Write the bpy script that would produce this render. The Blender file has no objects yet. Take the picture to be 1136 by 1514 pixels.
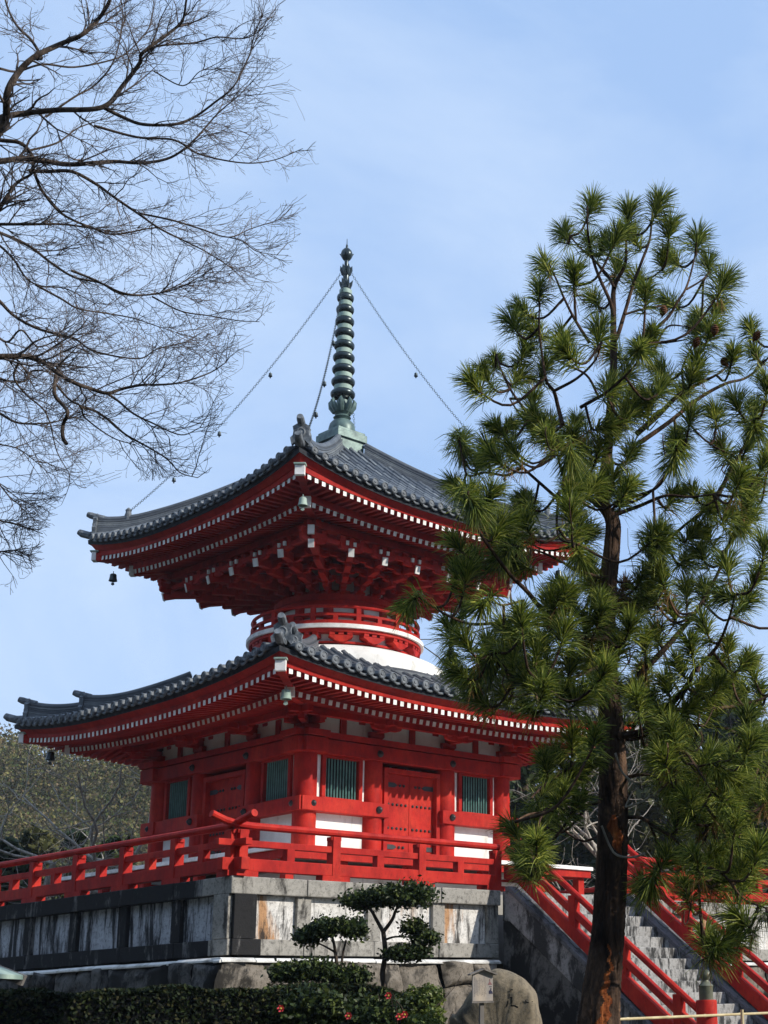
import bpy, math, random
import numpy as np
from mathutils import Vector, Matrix, noise as mnoise
random.seed(7); RNG = np.random.default_rng(7)
SC = bpy.context.scene; COL = SC.collection
V = Vector
# ------------------------------------------------------------------ camera
CAM_P = V((-22.50, -29.92, -2.31))
R_ = V((0.67046206, -0.74158758, -0.02298879)); U_ = V((-0.17773249, -0.19061433, 0.96544153)); F_ = V((0.72034144, 0.64320606, 0.25960388))
cd = bpy.data.cameras.new('camera'); cam = bpy.data.objects.new('camera', cd); COL.objects.link(cam)
M = Matrix(((R_.x, U_.x, -F_.x, CAM_P.x), (R_.y, U_.y, -F_.y, CAM_P.y), (R_.z, U_.z, -F_.z, CAM_P.z), (0, 0, 0, 1)))
cam.matrix_world = M
FPX, PPX, PPY = 2147.73, 911.755, 910.105
cd.sensor_fit = 'VERTICAL'; cd.sensor_height = 36.0; cd.lens = FPX / 1514 * 36.0
cd.shift_x = -(PPX - 568) / 1514; cd.shift_y = (PPY - 757) / 1514
cd.clip_start = 0.1; cd.clip_end = 3000
SC.camera = cam
# ------------------------------------------------------------------ light
SUN_EL, SUN_AZ = math.radians(30), math.radians(180 - 26)     # azimuth clockwise from +Y
sdir = V((math.sin(SUN_AZ) * math.cos(SUN_EL), math.cos(SUN_AZ) * math.cos(SUN_EL), math.sin(SUN_EL)))
sl = bpy.data.lights.new('sun', 'SUN'); sl.energy = 5.0; sl.angle = math.radians(0.5); sl.color = (1.0, 0.93, 0.82)
so = bpy.data.objects.new('sun', sl); COL.objects.link(so); so.rotation_euler = (-sdir).to_track_quat('-Z', 'Y').to_euler()
W = bpy.data.worlds.new('World'); SC.world = W; W.use_nodes = True
wn = W.node_tree; wn.nodes.clear()
def wnode(t, **k):
    n = wn.nodes.new(t)
    for a, b in k.items(): setattr(n, a, b)
    return n
sky = wnode('ShaderNodeTexSky', sky_type='NISHITA', sun_disc=False, sun_elevation=SUN_EL, sun_rotation=SUN_AZ, altitude=50, air_density=1.0, dust_density=0.6, ozone_density=2.2)
tc = wnode('ShaderNodeTexCoord'); mp = wnode('ShaderNodeMapping'); mp.inputs['Scale'].default_value = (1.0, 1.0, 2.2); mp.inputs['Rotation'].default_value = (0.25, 0.3, 0.5)
nz = wnode('ShaderNodeTexNoise'); nz.inputs['Scale'].default_value = 2.1; nz.inputs['Detail'].default_value = 9; nz.inputs['Roughness'].default_value = 0.58; nz.inputs['Distortion'].default_value = 0.5
cr = wnode('ShaderNodeValToRGB'); cr.color_ramp.elements[0].position = 0.36; cr.color_ramp.elements[0].color = (0, 0, 0, 1); cr.color_ramp.elements[1].position = 0.74; cr.color_ramp.elements[1].color = (0.85, 0.85, 0.85, 1)
tint = wnode('ShaderNodeMix', data_type='RGBA'); tint.inputs['Factor'].default_value = 0.80; tint.inputs['B'].default_value = (3.05, 4.5, 7.1, 1)      # thin high veil
mx = wnode('ShaderNodeMix', data_type='RGBA'); mx.inputs['B'].default_value = (5.1, 6.05, 7.4, 1)      # wisps of cloud
bg = wnode('ShaderNodeBackground'); bg.inputs['Strength'].default_value = 0.15
wo = wnode('ShaderNodeOutputWorld')
L = wn.links.new
L(tc.outputs['Generated'], mp.inputs['Vector']); L(mp.outputs['Vector'], nz.inputs['Vector']); L(nz.outputs['Fac'], cr.inputs['Fac'])
L(sky.outputs['Color'], tint.inputs['A']); L(tint.outputs['Result'], mx.inputs['A']); L(cr.outputs['Color'], mx.inputs['Factor']); L(mx.outputs['Result'], bg.inputs['Color']); L(bg.outputs['Background'], wo.inputs['Surface'])
SC.view_settings.view_transform = 'Standard'; SC.view_settings.look = 'None'; SC.view_settings.exposure = 0.0; SC.view_settings.gamma = 1.0
SC.cycles.max_bounces = 6; SC.cycles.diffuse_bounces = 3; SC.cycles.transparent_max_bounces = 4

# ------------------------------------------------------------------ helpers
def ray(px, py): return F_ + R_ * ((px - PPX) / FPX) - U_ * ((py - PPY) / FPX)
def at(px, py, dist):                                   # point seen at (px,py) of the photo, `dist` metres away over the ground
    d = ray(px, py); return CAM_P + d * (dist / math.hypot(d.x, d.y))
def rotz(k): return Matrix.Rotation(math.radians(90) * k, 4, 'Z')
def tag(o, label=None, cat=None, group=None, kind=None):
    if label: o['label'] = label
    if cat: o['category'] = cat
    if group: o['group'] = group
    if kind: o['kind'] = kind
    return o
def empty(name, loc, label, cat, group=None):
    o = bpy.data.objects.new(name, None); COL.objects.link(o); o.location = loc; o.empty_display_size = 0.3
    return tag(o, label, cat, group)
class MB:
    def __init__(s): s.v = []; s.f = []; s.m = []; s.X = None
    def add(s, vs, fs, mi=0):
        b = len(s.v)
        for p in vs:
            p = V(p); s.v.append(tuple(s.X @ p) if s.X else tuple(p))
        for f in fs: s.f.append([i + b for i in f]); s.m.append(mi)
    def box(s, c, d, mi=0, rz=0.0, rot=None):
        a, b, e = d[0] / 2, d[1] / 2, d[2] / 2
        q = rot or Matrix.Rotation(rz, 3, 'Z'); c = V(c)
        vs = [c + q @ V((x * a, y * b, z * e)) for z in (-1, 1) for x, y in ((-1, -1), (1, -1), (1, 1), (-1, 1))]
        s.add(vs, [(3, 2, 1, 0), (4, 5, 6, 7), (0, 1, 5, 4), (1, 2, 6, 5), (2, 3, 7, 6), (3, 0, 4, 7)], mi)
    def bar(s, p0, p1, w, h, mi=0, up=(0, 0, 1), mend=None):          # square bar, centre line p0-p1
        p0, p1 = V(p0), V(p1); d = (p1 - p0).normalized(); x = d.cross(V(up)).normalized(); y = x.cross(d)
        vs = [p + x * (a * w / 2) + y * (b * h / 2) for p in (p0, p1) for a, b in ((-1, -1), (1, -1), (1, 1), (-1, 1))]
        s.add(vs, [(0, 1, 5, 4), (1, 2, 6, 5), (2, 3, 7, 6), (3, 0, 4, 7), (3, 2, 1, 0)], mi)
        s.add([vs[4], vs[5], vs[6], vs[7]], [(0, 1, 2, 3)], mi if mend is None else mend)
    def tube(s, pts, rads, n=6, mi=0, cap=True):
        pts = [V(p) for p in pts]
        if not hasattr(rads, '__len__'): rads = [rads] * len(pts)
        vs = []; fs = []; px = None
        for i, p in enumerate(pts):
            t = (pts[min(i + 1, len(pts) - 1)] - pts[max(i - 1, 0)])
            t = t.normalized() if t.length > 1e-9 else V((0, 0, 1))
            if px is None:
                a = V((0, 0, 1)) if abs(t.z) < 0.9 else V((1, 0, 0)); px = t.cross(a).normalized()
            else: px = (px - t * px.dot(t)).normalized()
            py = t.cross(px)
            for k in range(n):
                g = 2 * math.pi * k / n; vs.append(p + (px * math.cos(g) + py * math.sin(g)) * rads[i])
        for i in range(len(pts) - 1):
            for k in range(n):
                a, b = i * n + k, i * n + (k + 1) % n; fs.append((a, b, b + n, a + n))
        if cap: fs.append(tuple(range(n))[::-1]); fs.append(tuple(range((len(pts) - 1) * n, len(pts) * n)))
        s.add(vs, fs, mi)
    def lathe(s, prof, n=24, mi=0, c=(0, 0, 0), axis=None):           # prof: (radius, height)
        c = V(c); q = axis.to_track_quat('Z', 'Y').to_matrix() if axis is not None else Matrix.Identity(3)
        vs = []; fs = []
        for r, z in prof:
            for k in range(n):
                g = 2 * math.pi * k / n; vs.append(c + q @ V((r * math.cos(g), r * math.sin(g), z)))
        for i in range(len(prof) - 1):
            for k in range(n):
                a, b = i * n + k, i * n + (k + 1) % n; fs.append((a, b, b + n, a + n))
        loop = abs(prof[0][0] - prof[-1][0]) + abs(prof[0][1] - prof[-1][1]) < 1e-6
        if prof[0][0] > 1e-4 and not loop: fs.append(tuple(range(n))[::-1])
        if prof[-1][0] > 1e-4 and not loop: fs.append(tuple(range((len(prof) - 1) * n, len(prof) * n)))
        s.add(vs, fs, mi)
    def prism(s, poly, o, x, y, th, mi=0):                            # polygon in the plane (x,y), th thick, centred on the plane
        o, x, y = V(o), V(x), V(y); z = x.cross(y).normalized() * (th / 2); n = len(poly)
        vs = [o + x * a + y * b - z for a, b in poly] + [o + x * a + y * b + z for a, b in poly]
        fs = [tuple(range(n))[::-1], tuple(range(n, 2 * n))] + [(i, (i + 1) % n, (i + 1) % n + n, i + n) for i in range(n)]
        s.add(vs, fs, mi)
    def build(s, name, mats, parent=None, smooth=False, bevel=0.0, auto=None):
        me = bpy.data.meshes.new(name); me.from_pydata(s.v, [], s.f)
        if not isinstance(mats, (list, tuple)): mats = [mats]
        for m in mats: me.materials.append(m)
        me.polygons.foreach_set('material_index', s.m)
        if smooth: me.polygons.foreach_set('use_smooth', [True] * len(s.f))
        me.update()
        o = bpy.data.objects.new(name, me); COL.objects.link(o)
        if parent: set_parent(o, parent)
        if bevel:
            b = o.modifiers.new('bevel', 'BEVEL'); b.width = bevel; b.segments = 2; b.limit_method = 'ANGLE'; b.angle_limit = 0.7
        return o
def set_parent(o, parent):
    o.parent = parent; w = Matrix.Translation(parent.location) if parent.parent is None else Matrix.Identity(4)
    o.matrix_parent_inverse = w.inverted()
def smooth_by_angle(o, ang=0.6):
    me = o.data; me.polygons.foreach_set('use_smooth', [True] * len(me.polygons))
    me.set_sharp_from_angle(angle=ang)
def np_mesh(name, vs, quads, mats, parent=None, midx=None, smooth=False):
    me = bpy.data.meshes.new(name); vs = np.asarray(vs, np.float32); quads = np.asarray(quads, np.int32); k = quads.shape[1]
    me.vertices.add(len(vs)); me.vertices.foreach_set('co', vs.ravel())
    me.loops.add(quads.size); me.loops.foreach_set('vertex_index', quads.ravel())
    me.polygons.add(len(quads)); me.polygons.foreach_set('loop_start', np.arange(0, quads.size, k, dtype=np.int32))
    for m in (mats if isinstance(mats, (list, tuple)) else [mats]): me.materials.append(m)
    if midx is not None: me.polygons.foreach_set('material_index', np.asarray(midx, np.int32))
    if smooth: me.polygons.foreach_set('use_smooth', np.ones(len(quads), bool))
    me.update(calc_edges=True); me.validate()
    o = bpy.data.objects.new(name, me); COL.objects.link(o)
    if parent: set_parent(o, parent)
    return o

# ------------------------------------------------------------------ materials
def mat(name, rough=0.6, spec=0.3, metal=0.0):
    m = bpy.data.materials.new(name); m.use_nodes = True; nt = m.node_tree; b = nt.nodes['Principled BSDF']
    b.inputs['Roughness'].default_value = rough; b.inputs['Specular IOR Level'].default_value = spec; b.inputs['Metallic'].default_value = metal
    return m, nt, b
def noise(nt, scale, detail=5, rough=0.6, stretch=(1, 1, 1), dist=0.0):
    t = nt.nodes.new('ShaderNodeTexCoord'); mp = nt.nodes.new('ShaderNodeMapping'); mp.inputs['Scale'].default_value = stretch
    n = nt.nodes.new('ShaderNodeTexNoise'); n.inputs['Scale'].default_value = scale; n.inputs['Detail'].default_value = detail; n.inputs['Roughness'].default_value = rough; n.inputs['Distortion'].default_value = dist
    nt.links.new(t.outputs['Object'], mp.inputs['Vector']); nt.links.new(mp.outputs['Vector'], n.inputs['Vector'])
    return n.outputs['Fac']
def ramp(nt, fac, stops):
    r = nt.nodes.new('ShaderNodeValToRGB'); e = r.color_ramp.elements
    while len(e) > 1: e.remove(e[-1])
    e[0].position = stops[0][0]; e[0].color = (*stops[0][1], 1)
    for p, c in stops[1:]: q = e.new(p); q.color = (*c, 1)
    nt.links.new(fac, r.inputs['Fac']); return r.outputs['Color']
def mixc(nt, fac, a, b, mode='MIX'):
    m = nt.nodes.new('ShaderNodeMix'); m.data_type = 'RGBA'; m.blend_type = mode
    for v, i in ((fac, 'Factor'), (a, 'A'), (b, 'B')):
        sock = [s for s in m.inputs if s.name == i and s.enabled][0] if i == 'Factor' else [s for s in m.inputs if s.name == i and s.type == 'RGBA'][0]
        if hasattr(v, 'is_linked') or hasattr(v, 'links'): nt.links.new(v, sock)
        elif isinstance(v, (tuple, list)): sock.default_value = (*v, 1)
        else: sock.default_value = v
    return [s for s in m.outputs if s.type == 'RGBA'][0]
def bump(nt, b, fac, strength=0.3, dist=0.02):
    n = nt.nodes.new('ShaderNodeBump'); n.inputs['Strength'].default_value = strength; n.inputs['Distance'].default_value = dist
    nt.links.new(fac, n.inputs['Height']); nt.links.new(n.outputs['Normal'], b.inputs['Normal'])
def island(nt):
    g = nt.nodes.new('ShaderNodeNewGeometry'); return g.outputs['Random Per Island']
def simple(name, c1, c2, scale=3, rough=0.6, spec=0.3, stretch=(1, 1, 1), bmp=0.0, metal=0.0, lo=0.35, hi=0.65, bd=0.02):
    m, nt, b = mat(name, rough, spec, metal); f = noise(nt, scale, stretch=stretch)
    nt.links.new(ramp(nt, f, [(lo, c1), (hi, c2)]), b.inputs['Base Color'])
    if bmp: bump(nt, b, noise(nt, scale * 5, stretch=stretch), bmp, bd)
    return m
def leafmat(name, cols, trans=0.25, rough=0.55, spec=0.25, clump=0.9):
    m, nt, b = mat(name, rough, spec)
    r = ramp(nt, island(nt), [(i / (len(cols) - 1), c) for i, c in enumerate(cols)])
    g = noise(nt, clump, 3); c = mixc(nt, 1.0, r, ramp(nt, g, [(0.35, (0.6, 0.65, 0.7)), (0.65, (1.2, 1.15, 1.0))]), 'MULTIPLY')
    nt.links.new(c, b.inputs['Base Color'])
    if trans:
        t = nt.nodes.new('ShaderNodeBsdfTranslucent'); s = nt.nodes.new('ShaderNodeMixShader'); s.inputs['Fac'].default_value = trans
        nt.links.new(c, t.inputs['Color']); nt.links.new(b.outputs['BSDF'], s.inputs[1]); nt.links.new(t.outputs['BSDF'], s.inputs[2])
        nt.links.new(s.outputs['Shader'], nt.nodes['Material Output'].inputs['Surface'])
    return m
def redmat():
    m, nt, b = mat('vermilion_paint', 0.6, 0.12)
    a = ramp(nt, noise(nt, 1.1, 7, 0.68), [(0.3, (0.28, 0.009, 0.009)), (0.5, (0.43, 0.019, 0.013)), (0.72, (0.56, 0.044, 0.024))])
    w = ramp(nt, noise(nt, 5, 7, 0.72, (1, 1, 0.45)), [(0.44, (1, 1, 1)), (0.72, (0.58, 0.60, 0.66))])
    d = ramp(nt, noise(nt, 26, 5, 0.7, (1, 1, 0.3)), [(0.58, (1, 1, 1)), (0.70, (0.55, 0.6, 0.7))])
    ch = ramp(nt, noise(nt, 3.3, 8, 0.75), [(0.60, (0, 0, 0)), (0.78, (0.28, 0.28, 0.28))])
    nt.links.new(mixc(nt, ch, mixc(nt, 1.0, mixc(nt, 1.0, a, w, 'MULTIPLY'), d, 'MULTIPLY'), (0.52, 0.17, 0.11)), b.inputs['Base Color']); bump(nt, b, noise(nt, 22, 5), 0.14, 0.012)
    return m
def stonemat(name, base, dark, amount, streak=(1.7, 1.7, 0.5), warm=None, sc=1.0):
    m, nt, b = mat(name, 0.85, 0.15)
    c = ramp(nt, noise(nt, 5 * sc, 8, 0.7), [(0.3, tuple(x * 0.78 for x in base)), (0.7, tuple(min(1, x * 1.15) for x in base))])
    if warm:
        c = mixc(nt, ramp(nt, noise(nt, 1.1, 4, 0.6, (1.6, 1.6, 0.3)), [(0.53, (0, 0, 0)), (0.60, (0.9, 0.9, 0.9))]), c, warm)
    s = ramp(nt, noise(nt, 1.5, 12, 0.70, streak, 0.35), [(amount, (0, 0, 0)), (amount + 0.09, (0.95, 0.95, 0.95))])
    c = mixc(nt, s, c, dark)
    s2 = ramp(nt, noise(nt, 13, 8, 0.78), [(0.50, (0, 0, 0)), (0.66, (0.75, 0.75, 0.75))])
    c = mixc(nt, s2, c, dark)
    nt.links.new(c, b.inputs['Base Color']); bump(nt, b, noise(nt, 30 * sc, 6, 0.7), 0.45, 0.02)
    return m
MT = {}
MT['red'] = redmat()
MT['white'] = simple('white_plaster', (0.66, 0.655, 0.63), (0.87, 0.87, 0.85), 1.2, 0.8, 0.15, bmp=0.05)
def plaster():
    m, nt, b = mat('white_plaster', 0.85, 0.1); c = ramp(nt, noise(nt, 1.2, 6), [(0.35, (0.66, 0.65, 0.62)), (0.65, (0.87, 0.87, 0.85))])
    g = ramp(nt, noise(nt, 2.6, 9, 0.72, (1.5, 1.5, 0.3), 0.3), [(0.55, (1, 1, 1)), (0.74, (0.62, 0.61, 0.58))]); nt.links.new(mixc(nt, 1.0, c, g, 'MULTIPLY'), b.inputs['Base Color']); bump(nt, b, noise(nt, 18, 6), 0.12, 0.01); return m
MT['white'] = plaster()
MT['cream'] = simple('aged_plaster', (0.62, 0.58, 0.52), (0.74, 0.70, 0.64), 2.5, 0.85, 0.1)
MT['endwhite'] = simple('white_rafter_paint', (0.58, 0.56, 0.52), (0.90, 0.89, 0.87), 3.1, 0.65, 0.15, lo=0.3, hi=0.58)
def tilemat():
    m, nt, b = mat('grey_roof_tile', 0.48, 0.45)
    r = ramp(nt, island(nt), [(0, (0.055, 0.062, 0.075)), (0.5, (0.10, 0.112, 0.13)), (1, (0.17, 0.185, 0.20))])
    w = ramp(nt, noise(nt, 2.2, 9, 0.75), [(0.3, (0.5, 0.53, 0.58)), (0.55, (1.05, 1.05, 1.02)), (0.75, (1.7, 1.68, 1.5))])
    nt.links.new(mixc(nt, 1.0, r, w, 'MULTIPLY'), b.inputs['Base Color']); bump(nt, b, noise(nt, 14, 5), 0.25, 0.02); return m
MT['tile'] = tilemat()
MT['tiledark'] = simple('dark_tile_bed', (0.018, 0.02, 0.024), (0.045, 0.048, 0.055), 8, 0.8, 0.1)
MT['disc'] = simple('weathered_tile_face', (0.06, 0.07, 0.082), (0.20, 0.22, 0.24), 9, 0.6, 0.3, bmp=0.2)
MT['bronze'] = simple('green_bronze', (0.045, 0.08, 0.078), (0.14, 0.21, 0.19), 4, 0.45, 0.5, metal=0.25, bmp=0.15)
MT['bronzedark'] = simple('dark_bronze', (0.010, 0.016, 0.020), (0.035, 0.055, 0.06), 5, 0.3, 0.6, metal=0.5)
MT['patina'] = simple('pale_copper_patina', (0.20, 0.29, 0.25), (0.36, 0.46, 0.40), 4, 0.6, 0.3)
MT['iron'] = simple('black_iron', (0.010, 0.010, 0.012), (0.03, 0.03, 0.034), 9, 0.45, 0.45)
MT['green'] = simple('green_lattice_paint', (0.09, 0.22, 0.20), (0.16, 0.33, 0.30), 5, 0.55, 0.3)
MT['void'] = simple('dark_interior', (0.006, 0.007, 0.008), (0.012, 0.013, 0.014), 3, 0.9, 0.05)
MT['stone'] = stonemat('weathered_granite', (0.32, 0.305, 0.275), (0.04, 0.037, 0.034), 0.525)
MT['panel'] = stonemat('stained_wall_panel', (0.66, 0.645, 0.62), (0.028, 0.025, 0.023), 0.525, (2.3, 2.3, 0.42), warm=(0.40, 0.20, 0.075))
MT['sootshadestone'] = stonemat('soot_and_shade_granite', (0.20, 0.195, 0.19), (0.010, 0.010, 0.011), 0.36)  # soot stains, with the left side's shade also put into the colour
MT['sootshadepanel'] = stonemat('soot_and_shade_panel', (0.46, 0.48, 0.52), (0.012, 0.012, 0.014), 0.48, (2.4, 2.4, 0.30))  # stained panel; blue-grey shade of the left side mixed into its colour
MT['lip'] = simple('pale_coping_edge', (0.22, 0.215, 0.20), (0.74, 0.735, 0.71), 2.4, 0.85, 0.1, bmp=0.6, lo=0.3, hi=0.55)
MT['step'] = stonemat('stair_granite', (0.34, 0.335, 0.325), (0.03, 0.03, 0.03), 0.49, (4, 4, 1.2))
MT['side'] = stonemat('stair_side_granite', (0.30, 0.29, 0.285), (0.03, 0.03, 0.03), 0.46, (1.2, 1.2, 0.5))
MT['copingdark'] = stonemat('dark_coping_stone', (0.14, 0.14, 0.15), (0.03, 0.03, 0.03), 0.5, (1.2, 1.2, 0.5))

# ------------------------------------------------------------------ ground, hill
GZ = -3.9
def ground():
    n = 90; xs = np.concatenate([-np.geomspace(1, 400, n // 2)[::-1], [0], np.geomspace(1, 400, n // 2)]); g = len(xs)
    X, Y = np.meshgrid(xs, xs); Z = np.full_like(X, GZ)
    vs = np.stack([X, Y, Z], -1).reshape(-1, 3)
    i = np.arange(g * g).reshape(g, g); q = np.stack([i[:-1, :-1], i[:-1, 1:], i[1:, 1:], i[1:, :-1]], -1).reshape(-1, 4)
    m = simple('packed_gravel_soil', (0.05, 0.052, 0.03), (0.11, 0.10, 0.065), 0.6, 0.95, 0.05, bmp=0.4)
    tag(np_mesh('ground', vs, q, m, smooth=True), kind='structure')
ground()
HX, HY = 0.746, 0.666                                                # heading of the view over the ground
def hill_z(x, y):                                                    # the wooded hill behind the temple
    dx, dy = x + 22.5, y + 29.92; f = dx * HX + dy * HY; l = -dx * HY + dy * HX      # forward, leftwards
    a = np.clip((f - 62) / 85, 0, 1); a = a * a * (3 - 2 * a)
    w = 0.66 + 0.34 * np.exp(-((l - 62) / 36.0) ** 2) + 0.05 * np.sin(l * 0.09) + 0.03 * np.sin(l * 0.23 + f * 0.1)
    return GZ - 0.6 + a * 27 * w + 0.9 * np.sin(x * 0.21) * np.sin(y * 0.17) * a
def hill():
    ff = np.linspace(58, 260, 60); ll = np.linspace(-140, 160, 80); Fm, Lm = np.meshgrid(ff, ll)
    X = -22.5 + Fm * HX - Lm * HY; Y = -29.92 + Fm * HY + Lm * HX; Z = hill_z(X, Y)
    vs = np.stack([X, Y, Z], -1).reshape(-1, 3); i = np.arange(80 * 60).reshape(80, 60)
    q = np.stack([i[:-1, :-1], i[:-1, 1:], i[1:, 1:], i[1:, :-1]], -1).reshape(-1, 4)[:, ::-1]
    m = simple('leaf_litter_slope', (0.035, 0.035, 0.018), (0.10, 0.085, 0.045), 0.25, 0.95, 0.05, bmp=0.3)
    tag(np_mesh('hill', vs, q, m, smooth=True), kind='structure')
hill()

# ------------------------------------------------------------------ stone platform, terrace, stairs
PB = 8.24; SX = 1.87; SLOPE = 0.745
plat = empty('stone_platform', (0, 0, GZ), 'square platform of stained granite slabs carrying the red pagoda', 'platform')
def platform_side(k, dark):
    st, pn = (MT['sootshadestone'], MT['sootshadepanel']) if dark else (MT['stone'], MT['panel'])
    gaps = [(-PB, -SX - 0.05), (SX + 0.05, PB)] if k == 0 else [(-PB, PB)]
    def piece(nm, c, d, mt, bv):
        m = MB(); m.X = rotz(-k); m.box(c, d); m.build(nm, mt, plat, bevel=bv)
    for a, b in gaps:
        L_ = b - a; n = max(1, round(L_ / 1.75)); w = L_ / n
        for i in range(n):
            x = a + (i + 0.5) * w; j = 0.014 * random.random()
            piece('coping', (x, -PB + 0.45 + j, -0.15 - j * 0.4), (w - 0.012, 0.9, 0.30), st, 0.018)
            piece('base_course', (x, -PB + 0.35 + j, -1.19), (w - 0.012, 0.58, 0.275), st, 0.014); piece('panel', (x, -PB + 0.36, -0.68), (w - 0.30, 0.40, 0.75), pn, 0)
        for i in range(n + 1):
            x = a + i * w; x = min(max(x, a + 0.15), b - 0.15); piece('upright', (x, -PB + 0.305, -0.675), (0.30, 0.45, 0.748), st, 0.010)
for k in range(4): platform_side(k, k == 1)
C_ = MB(); C_.box((0, 0, -0.72), (2 * PB - 1.3, 2 * PB - 1.3, 1.40)); C_.build('infill', simple('pale_raked_gravel', (0.26, 0.25, 0.23), (0.38, 0.37, 0.34), 3, 0.95, 0.05, bmp=0.4), plat)

# rough stone terrace wall below the platform
TB = 8.62
def rock_face(mb, k, a, b, z0, z1, seed):                            # courses of irregular boulders along one side
    rr = random.Random(seed); mb.X = rotz(-k); x = a
    while x < b - 0.05:
        w = min(rr.uniform(0.55, 1.15), b - x); z = z1
        if b - x - w < 0.35: w = b - x
        while z > z0 + 0.05:
            h = min(rr.uniform(0.38, 0.75), z - z0)
            if z - h - z0 < 0.25: h = z - z0
            n = 12; pr = rr.uniform(0.0, 0.08); vs = []; fs = []
            for i in range(n + 1):
                for j in range(n + 1):
                    u, v = i / n, j / n; e = min(u, 1 - u, v, 1 - v); bul = 0.10 * (1 - max(0, 1 - e * 5) ** 2) + pr
                    zz_ = z - h + h * v; xx_ = x + w * u; jx = (0.10 * math.sin(zz_ * 4.1 + x * 1.3 * 0 + xx_ * 0.7) if k != 9 else 0) + 0; jz = 0.075 * math.sin(xx_ * 2.3 + zz_ * 2.0) * (1 if j not in (0, n) or GZ + 0.05 < zz_ < z1 - 0.05 else 0) + 0
                    vs.append((x + 0.012 + (w - 0.024) * u + jx, -TB + 0.10 - bul - 0.05 * mnoise.fractal(V((xx_ * 2.6, zz_ * 2.6, seed * 3.7 + pr * 90)), 0.8, 2.1, 5), z - h + 0.012 + (h - 0.024) * v + jz))
            for i in range(n):
                for j in range(n): q = i * (n + 1) + j; fs.append((q, q + n + 1, q + n + 2, q + 1))
            mb.add(vs, fs); z -= h
        x += w
terr = empty('terrace_wall', (-TB, -TB, GZ), 'low rough boulder wall with a pale top edge below the platform', 'wall')
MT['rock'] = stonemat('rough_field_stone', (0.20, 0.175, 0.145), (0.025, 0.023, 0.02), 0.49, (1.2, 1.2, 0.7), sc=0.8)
MT['rockshade'] = stonemat('shade_darkened_stone', (0.13, 0.125, 0.12), (0.012, 0.012, 0.012), 0.43, (1.2, 1.2, 0.7), sc=0.8)  # darker copy of the field stone, shade put into its colour
for k, gaps in ((0, ((-TB, -SX - 0.42), (SX + 0.42, TB))), (1, ((-TB, TB),)), (3, ((-TB, TB),))):
    r_ = MB(); l_ = MB(); l_.X = rotz(-k)
    for i, (a, b) in enumerate(gaps):
        rock_face(r_, k, a, b, GZ, -1.44, k * 7 + i)
        x = a
        while x < b - 0.01:
            w = min(random.uniform(0.5, 1.3), b - x); j = random.uniform(-0.022, 0.016)
            l_.prism([(-0.02, -0.075), (0.30, -0.075), (0.30, 0.0), (0.045, 0.0), (-0.02, -0.04)], (x + w / 2, -TB + j, -1.385 + j * 0.5), (0, 1, 0), (0, 0, 1), w - 0.006); x += w
    o = r_.build('boulder_face', MT['rockshade'] if k == 1 else MT['rock'], terr); smooth_by_angle(o, 0.9)
    l_.build('coping', MT['lip'], terr, bevel=0.006)
    bk = MB(); bk.X = rotz(-k)
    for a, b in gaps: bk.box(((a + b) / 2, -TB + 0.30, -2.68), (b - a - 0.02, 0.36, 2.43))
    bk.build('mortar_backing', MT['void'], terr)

stairs = empty('stone_stairs', (0, -11, GZ), 'worn grey granite stairs rising between red handrails', 'stairs')
NST = 17; RUN = 0.302; RIS = -GZ / NST
for i in range(NST):
    s_ = MB(); y0 = -PB - 0.02 - i * RUN; z1 = -i * RIS - 0.02
    s_.box((0, y0 - RUN / 2 + 0.02, (z1 + GZ) / 2 if i > NST - 3 else z1 - 0.28), (2.96, RUN + 0.05, (z1 - GZ) if i > NST - 3 else 0.56))
    s_.build('step', MT['step'], stairs, bevel=0.012)
YE = -PB - NST * RUN - 0.15
for sg in (-1, 1):
    b_ = MB(); x = sg * 1.68
    b_.prism([(-PB + 0.0, -0.02), (-PB - 0.2, -0.02), (YE, -0.02 - SLOPE * (-PB - 0.2 - YE)), (YE, GZ), (-PB + 0.0, GZ)], (x, 0, 0), (0, 1, 0), (0, 0, 1), 0.36)
    b_.build('side_wall', MT['rockshade'], stairs)
    b_ = MB(); b_.prism([(-PB + 0.0, -0.025), (-PB - 0.2, -0.025), (YE - 0.02, -0.025 - SLOPE * (-PB - 0.2 - YE)), (YE - 0.02, -0.60 - SLOPE * (-PB - 0.2 - YE)), (-PB - 0.2, -0.62), (-PB + 0.0, -0.60)], (x, 0, 0), (0, 1, 0), (0, 0, 1), 0.40)
    b_.build('side_slab', MT['side'], stairs, bevel=0.01)
    c2 = MB(); zz = lambda y: 0.075 - SLOPE * (-PB - 0.2 - y)
    c2.prism([(-PB - 0.1, 0.075), (-PB - 0.2, 0.075), (YE - 0.05, zz(YE - 0.05)), (YE - 0.05, zz(YE - 0.05) - 0.11), (-PB - 0.2, -0.035), (-PB - 0.1, -0.035)], (x, 0, 0), (0, 1, 0), (0, 0, 1), 0.46)
    c2.build('side_coping', MT['copingdark'], stairs, bevel=0.008)

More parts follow.
